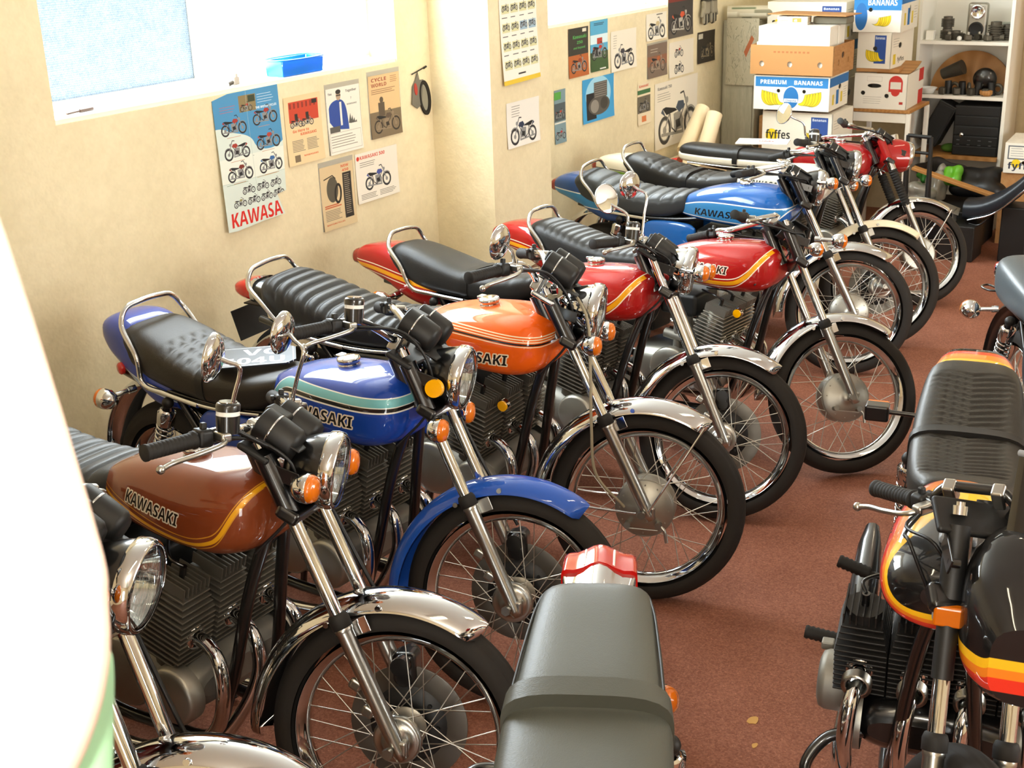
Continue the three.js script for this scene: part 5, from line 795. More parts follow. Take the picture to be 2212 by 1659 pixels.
    for (const s of [1, -1]) {
      const g = new THREE.Group(); g.name = 'indicator'; b.add(g);
      const cz = CZ + 0.18 * s; part(g, 'stalk', [cyl([1.18, 0.88, CZ + 0.10 * s], [1.18, 0.865, cz - 0.03 * s], 0.011)], M.chrome); part(g, 'body', [rbox(0.055, 0.05, 0.078, [1.175, 0.86, cz], 0.008)], M.smokeGrey); part(g, 'lens', [rbox(0.022, 0.044, 0.072, [1.212, 0.86, cz], 0.006)], M.amber);
      const r = new THREE.Group(); r.name = 'indicator'; b.add(r);
      part(r, 'stalk', [cyl([-0.16, 0.73, 0.08 * s], [-0.17, 0.73, 0.225 * s], 0.007)], M.black); part(r, 'body', [rbox(0.05, 0.05, 0.07, [-0.165, 0.73, 0.26 * s], 0.008)], M.black); part(r, 'lens', [rbox(0.02, 0.044, 0.064, [-0.197, 0.73, 0.26 * s], 0.006)], M.amber);
    }
    pt('alternator_cover', [lathe([[0.072, 0], [0.072, 0.07], [0.066, 0.084], [0.05, 0.09], [0, 0.092]], [0.79, 0.40, 0.19], V(0, 0, 1), 36), rbox(0.03, 0.02, 0.03, [0.73, 0.46, 0.27], 0.004)], M.castAlloy);
    pt('clutch_cover', [lathe([[0.105, 0], [0.105, 0.05], [0.09, 0.068], [0, 0.075]], [0.66, 0.40, 0.15], V(0, 0, 1), 36)], M.alloy);
    for (const s of [1, -1]) { pt('rider_footrest', [cyl([0.50, 0.33, 0.16 * s], [0.50, 0.335, 0.26 * s], 0.010), lathe(Array.from({ length: 17 }, (_, i) => [0.016 + 0.003 * (i % 2), i * 0.0065]), [0.50, 0.335, 0.25 * s], V(0, 0.1, s), 16)], M.rubber); pt('passenger_footrest', [cyl([0.27, 0.41, 0.12 * s], [0.26, 0.415, 0.22 * s], 0.009), lathe(Array.from({ length: 15 }, (_, i) => [0.016 + 0.003 * (i % 2), i * 0.0065]), [0.26, 0.415, 0.215 * s], V(-0.1, 0.25, s), 16)], M.rubber); }
    for (const z of [-0.18, -0.06, 0.06, 0.18]) { pt('carburettor_cap', [lathe([[0.026, 0], [0.026, 0.025], [0.018, 0.035], [0, 0.037]], [0.735, 0.565, z], UPV, 20)], M.alloy); pt('header_collar', [lathe(Array.from({ length: 13 }, (_, i) => [0.024 + 0.010 * (i % 2), i * 0.002]), [0.955, 0.515, z], V(1, -0.1, 0), 24)], M.satin); }
    pt('engine_bar', [tube([[0.98, 0.20, 0.10], [1.0, 0.22, 0.24], [0.98, 0.27, 0.28], [0.93, 0.33, 0.24], [0.92, 0.36, 0.16]], 0.014, 30, 10)], M.black);
  } });
// knobbly tyred machine behind it
motorcycle({ label: 'silver grey seated motorcycle with knobbly rear tyre and chrome ball indicator', at: [4.90, -0.86], yaw: -60, lean: 1, steer: 0, scale: 0.97, tank: paint(0x2a3138, 0.3), tail: 'none', rail: null, knob: true, seatMat: M.vinyl(0x4d565c, 0.35), panelMat: M.vinyl(0x232c33, 0.4), rearGuard: M.black,
  seatSecs: [{ x: 0.62, t: 0.815, b: 0.775, w: 0.075 }, { x: 0.58, t: 0.825, b: 0.735, w: 0.100 }, { x: 0.45, t: 0.815, b: 0.70, w: 0.125 }, { x: 0.26, t: 0.82, b: 0.68, w: 0.135 }, { x: 0.08, t: 0.84, b: 0.665, w: 0.138 }, { x: -0.08, t: 0.85, b: 0.665, w: 0.13 }, { x: -0.16, t: 0.845, b: 0.68, w: 0.115 }, { x: -0.19, t: 0.82, b: 0.70, w: 0.09 }],
  extra: ({ b, pt }) => {
    pt('tail_lamp_rim', hull([{ x: -0.22, t: 0.80, b: 0.71, w: 0.088 }, { x: -0.25, t: 0.80, b: 0.71, w: 0.09 }].map((q) => ({ e: 3.6, ...q })), { rows: 3, n: 32 }), M.chrome);
    pt('tail_light', hull([{ x: -0.245, t: 0.796, b: 0.714, w: 0.086 }, { x: -0.29, t: 0.79, b: 0.72, w: 0.08 }, { x: -0.305, t: 0.775, b: 0.735, w: 0.06 }].map((q) => ({ e: 3.6, ...q })), { rows: 8, n: 32 }), M.red);
    pt('tail_lamp_bracket', [rbox(0.12, 0.02, 0.05, [-0.19, 0.70, 0], 0.004), tube([[-0.15, 0.70, 0.05], [-0.2, 0.69, 0.12], [-0.26, 0.69, 0.13], [-0.28, 0.69, 0.10], [-0.24, 0.69, 0.08]], 0.005, 20, 6)], M.black);
    for (const s of [1, -1]) indicator(b, [-0.09, 0.70, 0.11 * s], [-0.12, 0.69, 0.21 * s], [-1, 0, 0.1 * s], { ball: true, r: 0.038 });
    pt('panel_badge', [lathe([[0.018, 0], [0.018, 0.003], [0, 0.003]], [0.40, 0.62, 0.141], V(0, 0, 1), 20)], M.white); pt('panel_badge', [lathe([[0.018, 0], [0.018, 0.003], [0, 0.003]], [0.45, 0.605, 0.142], V(0, 0, 1), 20)], M.white);
  } });

// ---------------------------------------------------------------- things lying on the bikes
{
  const plate = thing('number_plate', 'black number plate with white letters lying on the blue motorcycle seat', 'number plate', [0, 0, 0]);
  const t = canvasTex(512, 384, (c, w, h) => { bg(c, w, h, '#22272e'); c.strokeStyle = '#dfe3e6'; c.lineWidth = 5; c.strokeRect(14, 14, w - 28, h - 28); word(c, 'VO', 190, 175, 170, '#e9eef0', 260); word(c, '504U', 60, 345, 170, '#e9eef0', 400); });
  const s = 0.13, g = new THREE.Shape(); g.moveTo(-s + 0.03, -0.09); g.lineTo(s - 0.03, -0.09); g.lineTo(s, -0.06); g.lineTo(s, 0.06); g.lineTo(s - 0.03, 0.09); g.lineTo(-s + 0.03, 0.09); g.lineTo(-s, 0.06); g.lineTo(-s, -0.06); g.closePath();
  const e = new THREE.ExtrudeGeometry(g, { depth: 0.004, bevelEnabled: true, bevelSize: 0.002, bevelThickness: 0.001 }), u = e.attributes.uv, p = e.attributes.position;
  for (let i = 0; i < p.count; i++) u.setXY(i, p.getX(i) / (2 * s) + 0.5, p.getY(i) / 0.18 + 0.5);
  part(plate, 'plate', e, std({ map: t, roughness: 0.35 }));
  const q = onY(548, 772, 0.878); plate.position.copy(q); plate.quaternion.setFromRotationMatrix(new THREE.Matrix4().makeBasis(V(0.67, 0, 0.742).normalize(), V(0.742, 0, -0.67).normalize(), V(0, 1, 0)));
  const leaf = thing('leaflet', 'white leaflet with red print lying on the black and white seat', 'leaflet', [0, 0, 0]);
  const lt = canvasTex(256, 160, (c, w, h) => { bg(c, w, h, '#f4f0e6'); word(c, 'DMC', 105, 95, 42, '#c03a30', 90); mini(c, 150, 100, 70, '#b03a30'); lines(c, 70, 115, 80, 2, 8, '#777'); });
  part(leaf, 'printed_sheet', [rbox(0.30, 0.17, 0.004, [0, 0, 0], 0.001)], std({ map: lt, roughness: 0.6 }));
  leaf.children[0].geometry = (() => { const b = new THREE.BoxGeometry(0.30, 0.17, 0.006); return b; })();
  leaf.position.copy(onY(1648, 306, 0.832)); leaf.quaternion.setFromRotationMatrix(new THREE.Matrix4().makeBasis(V(0.25, 0, 0.968).normalize(), V(0.968, 0, -0.25).normalize(), V(0, 1, 0)));
}
// two paper rolls leaning by the chart, the patterned tube and gloves
M.rollPaper = std({ color: 0xf0dcb8, roughness: 0.8 });
function roll(label, a, b, r, name = 'paper_roll', mat = M.rollPaper, group = 'cream paper rolls') { const d = vec(b).clone().sub(vec(a)); return solid(name, label, 'paper roll', [lathe([[r * 0.86, 0.0], [r, 0], [r, d.length()], [r * 0.86, d.length()], [r * 0.84, d.length() - 0.04], [0, d.length() - 0.045]], a, d, 28), lathe([[0, 0.02], [r * 0.86, 0.02], [r * 0.86, 0]], a, d, 28)], mat, group); }
{
  const A = onX(1497, 300, 7.55), B = onX(1562, 238, 7.80), C = onX(1530, 310, 7.58), D = onX(1578, 248, 7.72);
  B.z = -3.52; D.z = -3.40; A.z = -3.52; C.z = -3.40; const low = Math.min(A.y, C.y) - 0.10;
  roll('cream paper roll leaning against the wall chart', A.add(V(-0.03, -0.08, 0)), B, 0.05); roll('cream paper roll in front of the other roll, open end up', C.add(V(-0.03, -0.08, 0)), D, 0.05);
  solid('cardboard_box', 'plain brown carton hidden behind the oldest motorcycle, carrying the paper rolls', 'box', [rbox(0.45, low, 0.28, [C.x + 0.02, low / 2, -3.48], 0.004)], M.rollPaper);
}
// ---------------------------------------------------------------- corner: cabinet, boxes, table, shelves
M.cabinet = (() => { const a = smooth(256, 12), b = smooth(256, 60); return std({ map: noiseTex(256, (x, y) => { const k = (a(x, y) - 0.5) * 16 + (b(x, y) - 0.5) * 10; return [172 + k, 166 + k, 146 + k]; }, true, 1), roughness: 0.55 }); })();
const card = (col) => { const a = smooth(256, 60), b = smooth(256, 9); const c = new THREE.Color(col), t = noiseTex(256, (x, y) => { const k = (a(x, y) - 0.5) * 14 + (b(x, y) - 0.5) * 12; const q = [c.r, c.g, c.b].map((v) => Math.pow(v, 1 / 2.2) * 255); return [Math.min(255, q[0] + k), Math.min(255, q[1] + k), Math.min(255, q[2] + k)]; }, true, 2); return std({ map: t, roughness: 0.85 }); };
M.kraft = card('#b5834e'); M.whiteCard = card('#e9e3d4'); M.wood = (() => { const a = smooth(256, 40), b = smooth(256, 6); return std({ map: noiseTex(256, (x, y) => { const k = Math.sin(x / 256 * 2 * PI * 14 + 4 * b(x, y)) * 9 + (a(x, y * 0.2) - 0.5) * 16; return [176 + k, 124 + k, 66 + k]; }, true, 1), roughness: 0.5 }); })();
{
  const x0 = 8.36, c0 = onX(1560, 150, x0), c1 = onX(1632, 150, x0), top = onX(1600, 44, x0).y;
  const o = thing('metal_cabinet', 'grey green cabinet standing in the corner behind the box stack', 'cabinet', [x0 + 0.4, 0, (c0.z + c1.z) / 2]);
  const w = c1.z - c0.z;
  part(o, 'body', [rbox(0.8, top, w, [0, top / 2, 0], 0.01)], M.cabinet); part(o, 'door', [rbox(0.012, top - 0.08, w - 0.03, [-0.405, top / 2, 0], 0.004)], M.cabinet);
  const pz = onX(1604, 112, x0 - 0.02), sk = canvasTex(256, 320, (c, W, H) => { bg(c, W, H, '#b9b098'); for (let i = 0; i < 220; i++) { c.strokeStyle = ['#8c8674', '#a39a84', '#cfc7b1', '#77735f'][i % 4]; c.lineWidth = 1 + 2 * rnd(); c.beginPath(); const x = W * rnd(), y = H * rnd(); c.moveTo(x, y); c.lineTo(x + 30 * (rnd() - 0.5), y + 50 * (rnd() - 0.3)); c.stroke(); } c.fillStyle = '#b0623c'; c.beginPath(); c.moveTo(W * 0.55, H * 0.5); c.lineTo(W * 0.78, H * 0.25); c.lineTo(W * 0.86, H * 0.3); c.lineTo(W * 0.62, H * 0.58); c.fill(); });
  const d = thing('drawing', 'old pencil drawing with an orange mark pinned to the grey cabinet', 'drawing', [x0 - 0.025, pz.y, pz.z]); const dg = new THREE.BoxGeometry(0.23, 0.44, 0.002); const dm = part(d, 'sheet', dg, std({ map: sk, roughness: 0.8 })); dm.rotation.y = -PI / 2;
  const ta = onX(1572, 20, x0 + 0.02), tb = onX(1638, 8, x0 + 0.12), tubeTex = canvasTex(256, 256, (c, W, H) => { bg(c, W, H, '#c9bfa6'); for (let i = 0; i < 60; i++) { c.fillStyle = ['#6f7a5c', '#8f8a72', '#e0d9c4', '#4f4a3c'][i % 4]; c.fillRect(W * rnd(), H * rnd(), 8 + 30 * rnd(), 8 + 26 * rnd()); } });
  const dd = tb.clone().sub(ta).normalize();
  roll('patterned cardboard tube lying on top of the grey cabinet', [ta.x, top + 0.047, ta.z], [tb.x, top + 0.047, tb.z + 0.12], 0.045, 'cardboard_tube', std({ map: tubeTex, roughness: 0.7 }), 'tubes');
  const gl = thing('work_glove', 'striped work gloves hanging beside the window edge', 'gloves', [0, 0, 0]);
  const gm = std({ color: 0x9a927e, roughness: 0.9 }), gd2 = std({ color: 0x3a372f, roughness: 0.9 });
  const base = onZ(1533, -6, ZL + 0.03);
  for (const s of [-1, 1]) { part(gl, 'cuff', [cyl([base.x + s * 0.055, base.y + 0.06, base.z], [base.x + s * 0.055, base.y - 0.02, base.z], 0.032, 0.036, 16)], gd2); part(gl, 'palm', [rbox(0.085, 0.09, 0.035, [base.x + s * 0.058, base.y - 0.06, base.z], 0.016)], gm); for (let k = 0; k < 4; k++) part(gl, 'finger', [lathe([[0, 0], [0.011, 0.006], [0.012, 0.03], [0.011, 0.075 - Math.abs(k - 1.4) * 0.008]], [base.x + s * 0.058 - 0.032 + k * 0.021, base.y - 0.175 + Math.abs(k - 1.4) * 0.008, base.z], V(0, 1, 0), 10)], k % 2 ? gd2 : gm); part(gl, 'thumb', [lathe([[0, 0], [0.011, 0.006], [0.013, 0.06]], [base.x + s * 0.12, base.y - 0.12, base.z], V(-s * 0.5, 1, 0), 10)], gm); }
}
const bananas = (c, x, y, w, flip) => { c.save(); c.translate(x, y); c.scale(flip ? -w : w, w); for (let i = 0; i < 6; i++) { c.beginPath(); c.moveTo(-0.42 + i * 0.1, -0.38 + i * 0.02); c.bezierCurveTo(-0.5 + i * 0.12, 0.05 + i * 0.02, -0.25 + i * 0.09, 0.2, 0.02 + i * 0.09, 0.14 - i * 0.02); c.bezierCurveTo(-0.12 + i * 0.08, 0.08, -0.3 + i * 0.1, 0, -0.34 + i * 0.1, -0.36 + i * 0.02); c.closePath(); c.fillStyle = i % 2 ? '#f2d321' : '#e6c41a'; c.fill(); c.strokeStyle = '#6f7326'; c.lineWidth = 0.012; c.stroke(); } c.restore(); };
const artPremium = (c, w, h) => { bg(c, w, h, '#efeadd'); c.fillStyle = '#2f7fc0'; c.fillRect(w * 0.02, h * 0.04, w * 0.96, h * 0.29); word(c, 'PREMIUM', w * 0.08, h * 0.25, h * 0.17, '#f3f1ea', w * 0.36); word(c, 'BANANAS', w * 0.53, h * 0.25, h * 0.17, '#f3f1ea', w * 0.38); bananas(c, w * 0.26, h * 0.75, w * 0.36); bananas(c, w * 0.74, h * 0.75, w * 0.36, true); c.fillStyle = '#e8e6da'; c.beginPath(); c.ellipse(w * 0.5, h * 0.63, w * 0.115, h * 0.34, 0, 0, 7); c.fill(); c.fillStyle = '#2672b4'; c.beginPath(); c.ellipse(w * 0.5, h * 0.63, w * 0.1, h * 0.31, 0, 0, 7); c.fill(); c.fillStyle = '#f2efe6'; c.fillRect(w * 0.41, h * 0.66, w * 0.18, h * 0.10); word(c, 'Chiquita', w * 0.43, h * 0.74, h * 0.09, '#2463a4', w * 0.14); };
const artFyffes = (c, w, h) => { bg(c, w, h, '#ece5d4'); c.fillStyle = '#f0cf1e'; c.beginPath(); c.arc(w * 0.14, h * 0.62, h * 0.17, 0, 7); c.fill(); word(c, 'fyffes', w * 0.05, h * 0.70, h * 0.30, '#2b2a26', w * 0.36); c.fillStyle = '#2e4f96'; c.fillRect(w * 0.70, h * 0.10, w * 0.24, h * 0.5); word(c, 'Bananas', w * 0.715, h * 0.2, h * 0.09, '#dfe4ec', w * 0.2); bananas(c, w * 0.76, h * 0.72, w * 0.30); };
const artEnd = (c, w, h) => { bg(c, w, h, '#ece5d4'); c.fillStyle = '#2e4f96'; c.fillRect(w * 0.50, h * 0.08, w * 0.34, h * 0.78); word(c, 'Bananas', w * 0.52, h * 0.19, h * 0.10, '#dfe4ec', w * 0.28); bananas(c, w * 0.52, h * 0.72, w * 0.62); };
const artSide = (c, w, h) => { bg(c, w, h, '#e9e3d3'); c.fillStyle = '#2f6fb0'; c.fillRect(0, h * 0.05, w, h * 0.26); c.fillStyle = '#d8be3a'; for (const x of [0.16, 0.6]) c.fillRect(w * x, h * 0.55, w * 0.1, h * 0.3); c.fillStyle = '#2f6fb0'; c.fillRect(w * 0.36, h * 0.45, w * 0.14, h * 0.42); lines(c, w * 0.75, h * 0.45, w * 0.2, 5, h * 0.07); };
const artPlainSide = (c, w, h) => { bg(c, w, h, '#e9e3d3'); lines(c, w * 0.08, h * 0.2, w * 0.3, 4, h * 0.07); c.fillStyle = '#d8be3a'; c.fillRect(w * 0.1, h * 0.62, w * 0.12, h * 0.28); word(c, 'fyffes', w * 0.3, h * 0.85, h * 0.17, '#2b2a26', w * 0.3); };
const artChiq = (c, w, h) => { bg(c, w, h, '#ece7da'); c.fillStyle = '#2f7fc0'; c.fillRect(0, 0, w, h * 0.46); word(c, 'BANANAS', w * 0.28, h * 0.34, h * 0.22, '#f3f1ea', w * 0.62); c.fillStyle = '#2a6cae'; c.beginPath(); c.ellipse(w * 0.16, h * 0.62, w * 0.13, h * 0.34, 0, 0, 7); c.fill(); bananas(c, w * 0.6, h * 0.78, w * 0.42, true); };
const artRed = (c, w, h) => { bg(c, w, h, '#ece7db'); c.strokeStyle = '#8d887a'; c.strokeRect(w * 0.24, h * 0.08, w * 0.28, h * 0.13); c.fillStyle = '#cc3a32'; c.beginPath(); c.arc(w * 0.78, h * 0.24, w * 0.13, PI, 0); c.lineTo(w * 0.91, h * 0.5); c.lineTo(w * 0.65, h * 0.5); c.fill(); c.beginPath(); c.arc(w * 0.78, h * 0.5, w * 0.08, 0, 7); c.fill(); c.fillStyle = '#e6e1d4'; c.fillRect(w * 0.68, h * 0.22, w * 0.2, h * 0.2); lines(c, w * 0.18, h * 0.66, w * 0.4, 4, h * 0.06); c.fillStyle = '#b5352d'; c.fillRect(w * 0.86, h * 0.78, w * 0.07, h * 0.07); };
// a printed carton: the panel facing the room's near end (-X) and the one facing the aisle (+Z) are sheets with real hand and vent holes
function carton(label, [x, y, z], [dx, h, dz], front, side, { turn = 0, name = 'banana_box', body = M.whiteCard, frontHoles = [], sideHoles = [], open = false, group = 'banana boxes', flaps = false } = {}) {
  const o = thing(name, label, 'box', [x, y, z], turn, group), t = 0.005;
  const panel = (nm, w, holes, art) => {
    const s = new THREE.Shape([[-w / 2, 0], [w / 2, 0], [w / 2, h], [-w / 2, h]].map((q) => new THREE.Vector2(...q)));
    for (const [hx, hy, rx, ry] of holes) { const q = new THREE.Path(); q.absellipse(hx * w, hy * h, rx, ry, 0, 2 * PI); s.holes.push(q); }
    const g = new THREE.ExtrudeGeometry(s, { depth: t, bevelEnabled: false, curveSegments: 10 }), u = g.attributes.uv, p = g.attributes.position;
    for (let i = 0; i < p.count; i++) u.setXY(i, p.getX(i) / w + 0.5, p.getY(i) / h);
    return part(o, nm, g, art ? std({ map: canvasTex(512, Math.round(512 * h / w), art), roughness: 0.8 }) : body);
  };
  const a = panel('front_panel', dz, frontHoles, front); a.rotation.y = -PI / 2; a.position.x = -dx / 2 + t;
  const b = panel('side_panel', dx, sideHoles, side); b.position.z = dz / 2 - t;
  part(o, 'back_panel', box(dx / 2 - t, dx / 2, 0, h, -dz / 2, dz / 2), body); part(o, 'far_side_panel', box(-dx / 2 + t, dx / 2 - t, 0, h, -dz / 2, -dz / 2 + t), body); part(o, 'base', box(-dx / 2 + t, dx / 2 - t, 0, t, -dz / 2 + t, dz / 2 - t), M.kraft);
  if (!open) { part(o, 'lid', box(-dx / 2 + t, dx / 2 - t, h - t, h, -dz / 2 + t, dz / 2 - t), body); }
  return o;
}
const stackX = 7.9, L = (px, py, x = stackX) => onX(px, py, x);
{ // front stack
  const spanZ = (l, r, y, x) => [L(l, y, x).z, L(r, y, x).z];
  const p = spanZ(1627, 1788, 200), yb = L(1700, 238).y, yt = L(1700, 164).y, w = p[1] - p[0];
  const hold = [[-0.17, 0.56, 0.012, 0.012], [0.17, 0.56, 0.012, 0.012]];
  const f = spanZ(1647, 1798, 270, stackX + 0.04), fy = L(1700, 242, stackX + 0.04).y, fh = 0.245;
  const one = 'cartons of the front stack';
  carton('brown plain carton standing on the floor under the front stack', [stackX + 0.24, 0, (f[0] + f[1]) / 2], [0.40, fy - 2 * fh - 0.002 > 0.05 ? fy - fh - 0.001 : fy - fh, f[1] - f[0]], null, null, { body: M.kraft, name: 'cardboard_box', group: one });
  carton('white banana box with black fyffes lettering at the foot of the front stack', [stackX + 0.24, fy - fh, (f[0] + f[1]) / 2], [0.40, fh, f[1] - f[0]], artFyffes, artPlainSide, { frontHoles: [[0.20, 0.45, 0.014, 0.014]], sideHoles: [[0.1, 0.6, 0.03, 0.016]], group: one });
  carton('blue headed premium bananas box under the brown tray', [stackX + 0.20, yb, (p[0] + p[1]) / 2], [0.40, yt - yb, w], artPremium, artSide, { frontHoles: hold, sideHoles: [[0.05, 0.62, 0.03, 0.016], [-0.25, 0.35, 0.01, 0.01]], turn: 0.04, group: one });
  const q = spanZ(1620, 1798, 130, stackX - 0.02), tb = L(1700, 162, stackX - 0.02).y, tt = L(1700, 98, stackX - 0.02).y;
  carton('brown open cardboard tray with three round holes', [stackX + 0.19, Math.max(tb, yt + 0.001), (q[0] + q[1]) / 2], [0.42, tt - tb, q[1] - q[0]], (c, W, H) => { bg(c, W, H, '#b98650'); for (let i = 0; i < 9; i++) { c.fillStyle = '#a8693c'; c.fillRect(W * (0.28 + i * 0.05), H * 0.2, W * 0.03, H * 0.06); } }, null, { body: M.kraft, frontHoles: [[-0.36, 0.36, 0.016, 0.018], [-0.02, 0.36, 0.016, 0.018], [0.34, 0.36, 0.016, 0.018]], sideHoles: [[-0.05, 0.62, 0.03, 0.02], [-0.25, 0.4, 0.01, 0.02], [0.22, 0.4, 0.01, 0.02]], open: true, turn: 0.03, name: 'cardboard_tray', group: one });
  const r = spanZ(1640, 1793, 75, stackX + 0.01), wt = L(1700, 56, stackX + 0.01).y, base = Math.max(tb, yt + 0.001) + 0.006;
  const files = thing('white_box', 'plain white box standing in the brown tray', 'box', [stackX + 0.145, base, (r[0] + r[1]) / 2], 0.03);
  part(files, 'body', [rbox(0.30, wt - base, r[1] - r[0], [0, (wt - base) / 2, 0], 0.004)], M.whitePaint); part(files, 'end_flaps', [rbox(0.04, wt - base - 0.01, 0.006, [0.02, (wt - base) / 2, (r[1] - r[0]) / 2 + 0.004], 0.002)], M.paper);
  solid('paper_stack', 'small stack of white paper beside the white box in the tray', 'paper', [rbox(0.25, tt - base + 0.012, 0.05, [stackX + 0.16, base + (tt - base + 0.012) / 2, q[0] + 0.045], 0.003)], M.paper);
  const pk = thing('printed_packet', 'small printed packet lying on the white box', 'packet', [stackX + 0.13, wt + 0.001, L(1700, 45, stackX).z], 0.1), pt2 = canvasTex(256, 64, (c, W, H) => { bg(c, W, H, '#e9e0c8'); c.fillStyle = '#d08a3c'; c.fillRect(W * 0.5, H * 0.2, W * 0.3, H * 0.5); word(c, '45', W * 0.55, H * 0.65, 26, '#f4ead2'); lines(c, 14, 20, 90, 3, 12, '#6b6250', 3); });
  part(pk, 'packet', new THREE.BoxGeometry(0.10, 0.05, 0.19).translate(0, 0.025, 0), std({ map: pt2, roughness: 0.6 }));
  const cl = thing('cardboard_sheet', 'thin brown cardboard sheet lying over the packet', 'cardboard', [stackX + 0.25, wt + 0.056, L(1730, 33, stackX).z], 0.05); part(cl, 'sheet', [rbox(0.36, 0.006, 0.50, [0, 0, 0], 0.002, [0.02, 0, -0.03])], M.kraft);
  solid('grey_packet', 'grey wrapped packet under the cardboard sheet', 'packet', [rbox(0.14, 0.045, 0.22, [stackX + 0.22, wt + 0.024, L(1775, 42, stackX).z], 0.01)], std({ color: 0x6f6a58, roughness: 0.6 }));
}
{ // stack behind it: only upper boxes and their aisle sides show
  const x0 = 8.42, z0 = L(1652, 20, x0).z, z1 = L(1820, 20, x0).z, zc = (z0 + z1) / 2, w = z1 - z0, two = 'cartons of the stack behind', sh = [[-0.05, 0.62, 0.03, 0.02]];
  const lv = [0.0, 0.26, 0.52, 0.78, 1.03, 1.28, 1.53], lab = ['brown carton on the floor behind the front stack', 'white carton second from the floor behind the front stack', 'brown carton with side holes in the stack behind', 'white fyffes carton with its side to the aisle, fourth in the stack behind', 'white carton with blue corner, fifth in the stack behind', 'white fyffes box topmost of the stack behind the tray'];
  for (let i = 0; i < 6; i++) carton(lab[i], [x0 + 0.21 + (i % 2) * 0.02, lv[i], zc + (i % 2 ? 0.01 : -0.015)], [0.42, lv[i + 1] - lv[i] - 0.002, w], i === 5 ? artFyffes : i % 2 ? artEnd : null, [null, artPlainSide, null, artPlainSide, artSide, artPlainSide][i], { body: i === 0 || i === 2 ? M.kraft : M.whiteCard, turn: (i % 3 - 1) * 0.03, sideHoles: sh, group: two });
}
{ // table with three boxes
  const x0 = 8.42, ty = L(1900, 236, x0).y, za = L(1835, 236, x0).z, zb = L(1962, 236, x0).z, o = thing('small_table', 'pale legged table with a wooden top under the red marked box', 'table', [x0 + 0.23, 0, (za + zb) / 2]), w = zb - za;
  part(o, 'table_top', [rbox(0.46, 0.022, w + 0.02, [0, ty - 0.011, 0], 0.004)], M.wood);
  for (const [a, b] of [[-1, -1], [-1, 1], [1, -1], [1, 1]]) part(o, 'leg', [rbox(0.03, ty - 0.022, 0.03, [a * 0.21, (ty - 0.022) / 2, b * w / 2], 0.004)], M.whitePaint);
  part(o, 'apron', [rbox(0.02, 0.06, w, [-0.21, ty - 0.055, 0], 0.003)], M.whitePaint);
  const three = 'cartons on the table', r = [L(1842, 200, x0).z, L(1955, 200, x0).z], rt = L(1900, 160, x0).y, bt = L(1900, 71, x0).y, bb = L(1900, 143, x0).y, b = [L(1852, 110, x0).z, L(1927, 110, x0).z], tb = L(1900, 62, x0).y, t = [L(1840, 30, x0).z, L(1943, 30, x0).z];
  carton('white box with red arch mark standing on the table', [x0 + 0.22, ty + 0.001, (r[0] + r[1]) / 2], [0.44, rt - ty, r[1] - r[0]], artRed, (c, W, H) => { bg(c, W, H, '#e6e0d2'); c.fillStyle = '#c83a32'; c.fillRect(W * 0.7, 0, W * 0.3, H * 0.35); c.fillRect(W * 0.7, H * 0.6, W * 0.3, H * 0.4); }, { frontHoles: [[-0.12, 0.66, 0.045, 0.014], [-0.33, 0.45, 0.014, 0.014], [0.12, 0.38, 0.014, 0.014]], turn: 0.05, group: three });
  carton('white banana box with one yellow bunch on a blue panel', [x0 + 0.23, rt + 0.03, (b[0] + b[1]) / 2], [0.40, bt - rt - 0.03, b[1] - b[0]], artEnd, artPlainSide, { frontHoles: [[0.02, 0.55, 0.014, 0.014]], sideHoles: [[-0.1, 0.6, 0.03, 0.018]], turn: -0.06, group: three });
  carton('blue topped bananas box on top of the table stack', [x0 + 0.23, bt + 0.002, (t[0] + t[1]) / 2], [0.42, 0.25, t[1] - t[0]], artChiq, artSide, { frontHoles: [[-0.15, 0.55, 0.013, 0.013]], sideHoles: [[0.0, 0.5, 0.02, 0.03]], turn: 0.04, group: three });
  solid('cardboard_flap', 'loose curved cardboard flap lying on the red marked box', 'cardboard', [grid(9, 7, (i, j) => V(x0 + 0.02 + i * 0.035, rt + 0.006 + 0.05 * Math.pow(i / 8, 2), r[1] - 0.20 + j * 0.035)), grid(9, 7, (i, j) => V(x0 + 0.02 + i * 0.035, rt + 0.002 + 0.05 * Math.pow(i / 8, 2), r[1] - 0.20 + j * 0.035), { flip: true })], M.wood);
  solid('cardboard_sheet', 'flat cardboard sheets between the two upper boxes', 'cardboard', [rbox(0.36, 0.022, b[1] - b[0] + 0.05, [x0 + 0.22, rt + 0.018, (b[0] + b[1]) / 2], 0.003, [0, 0.08, 0])], M.kraft);
}
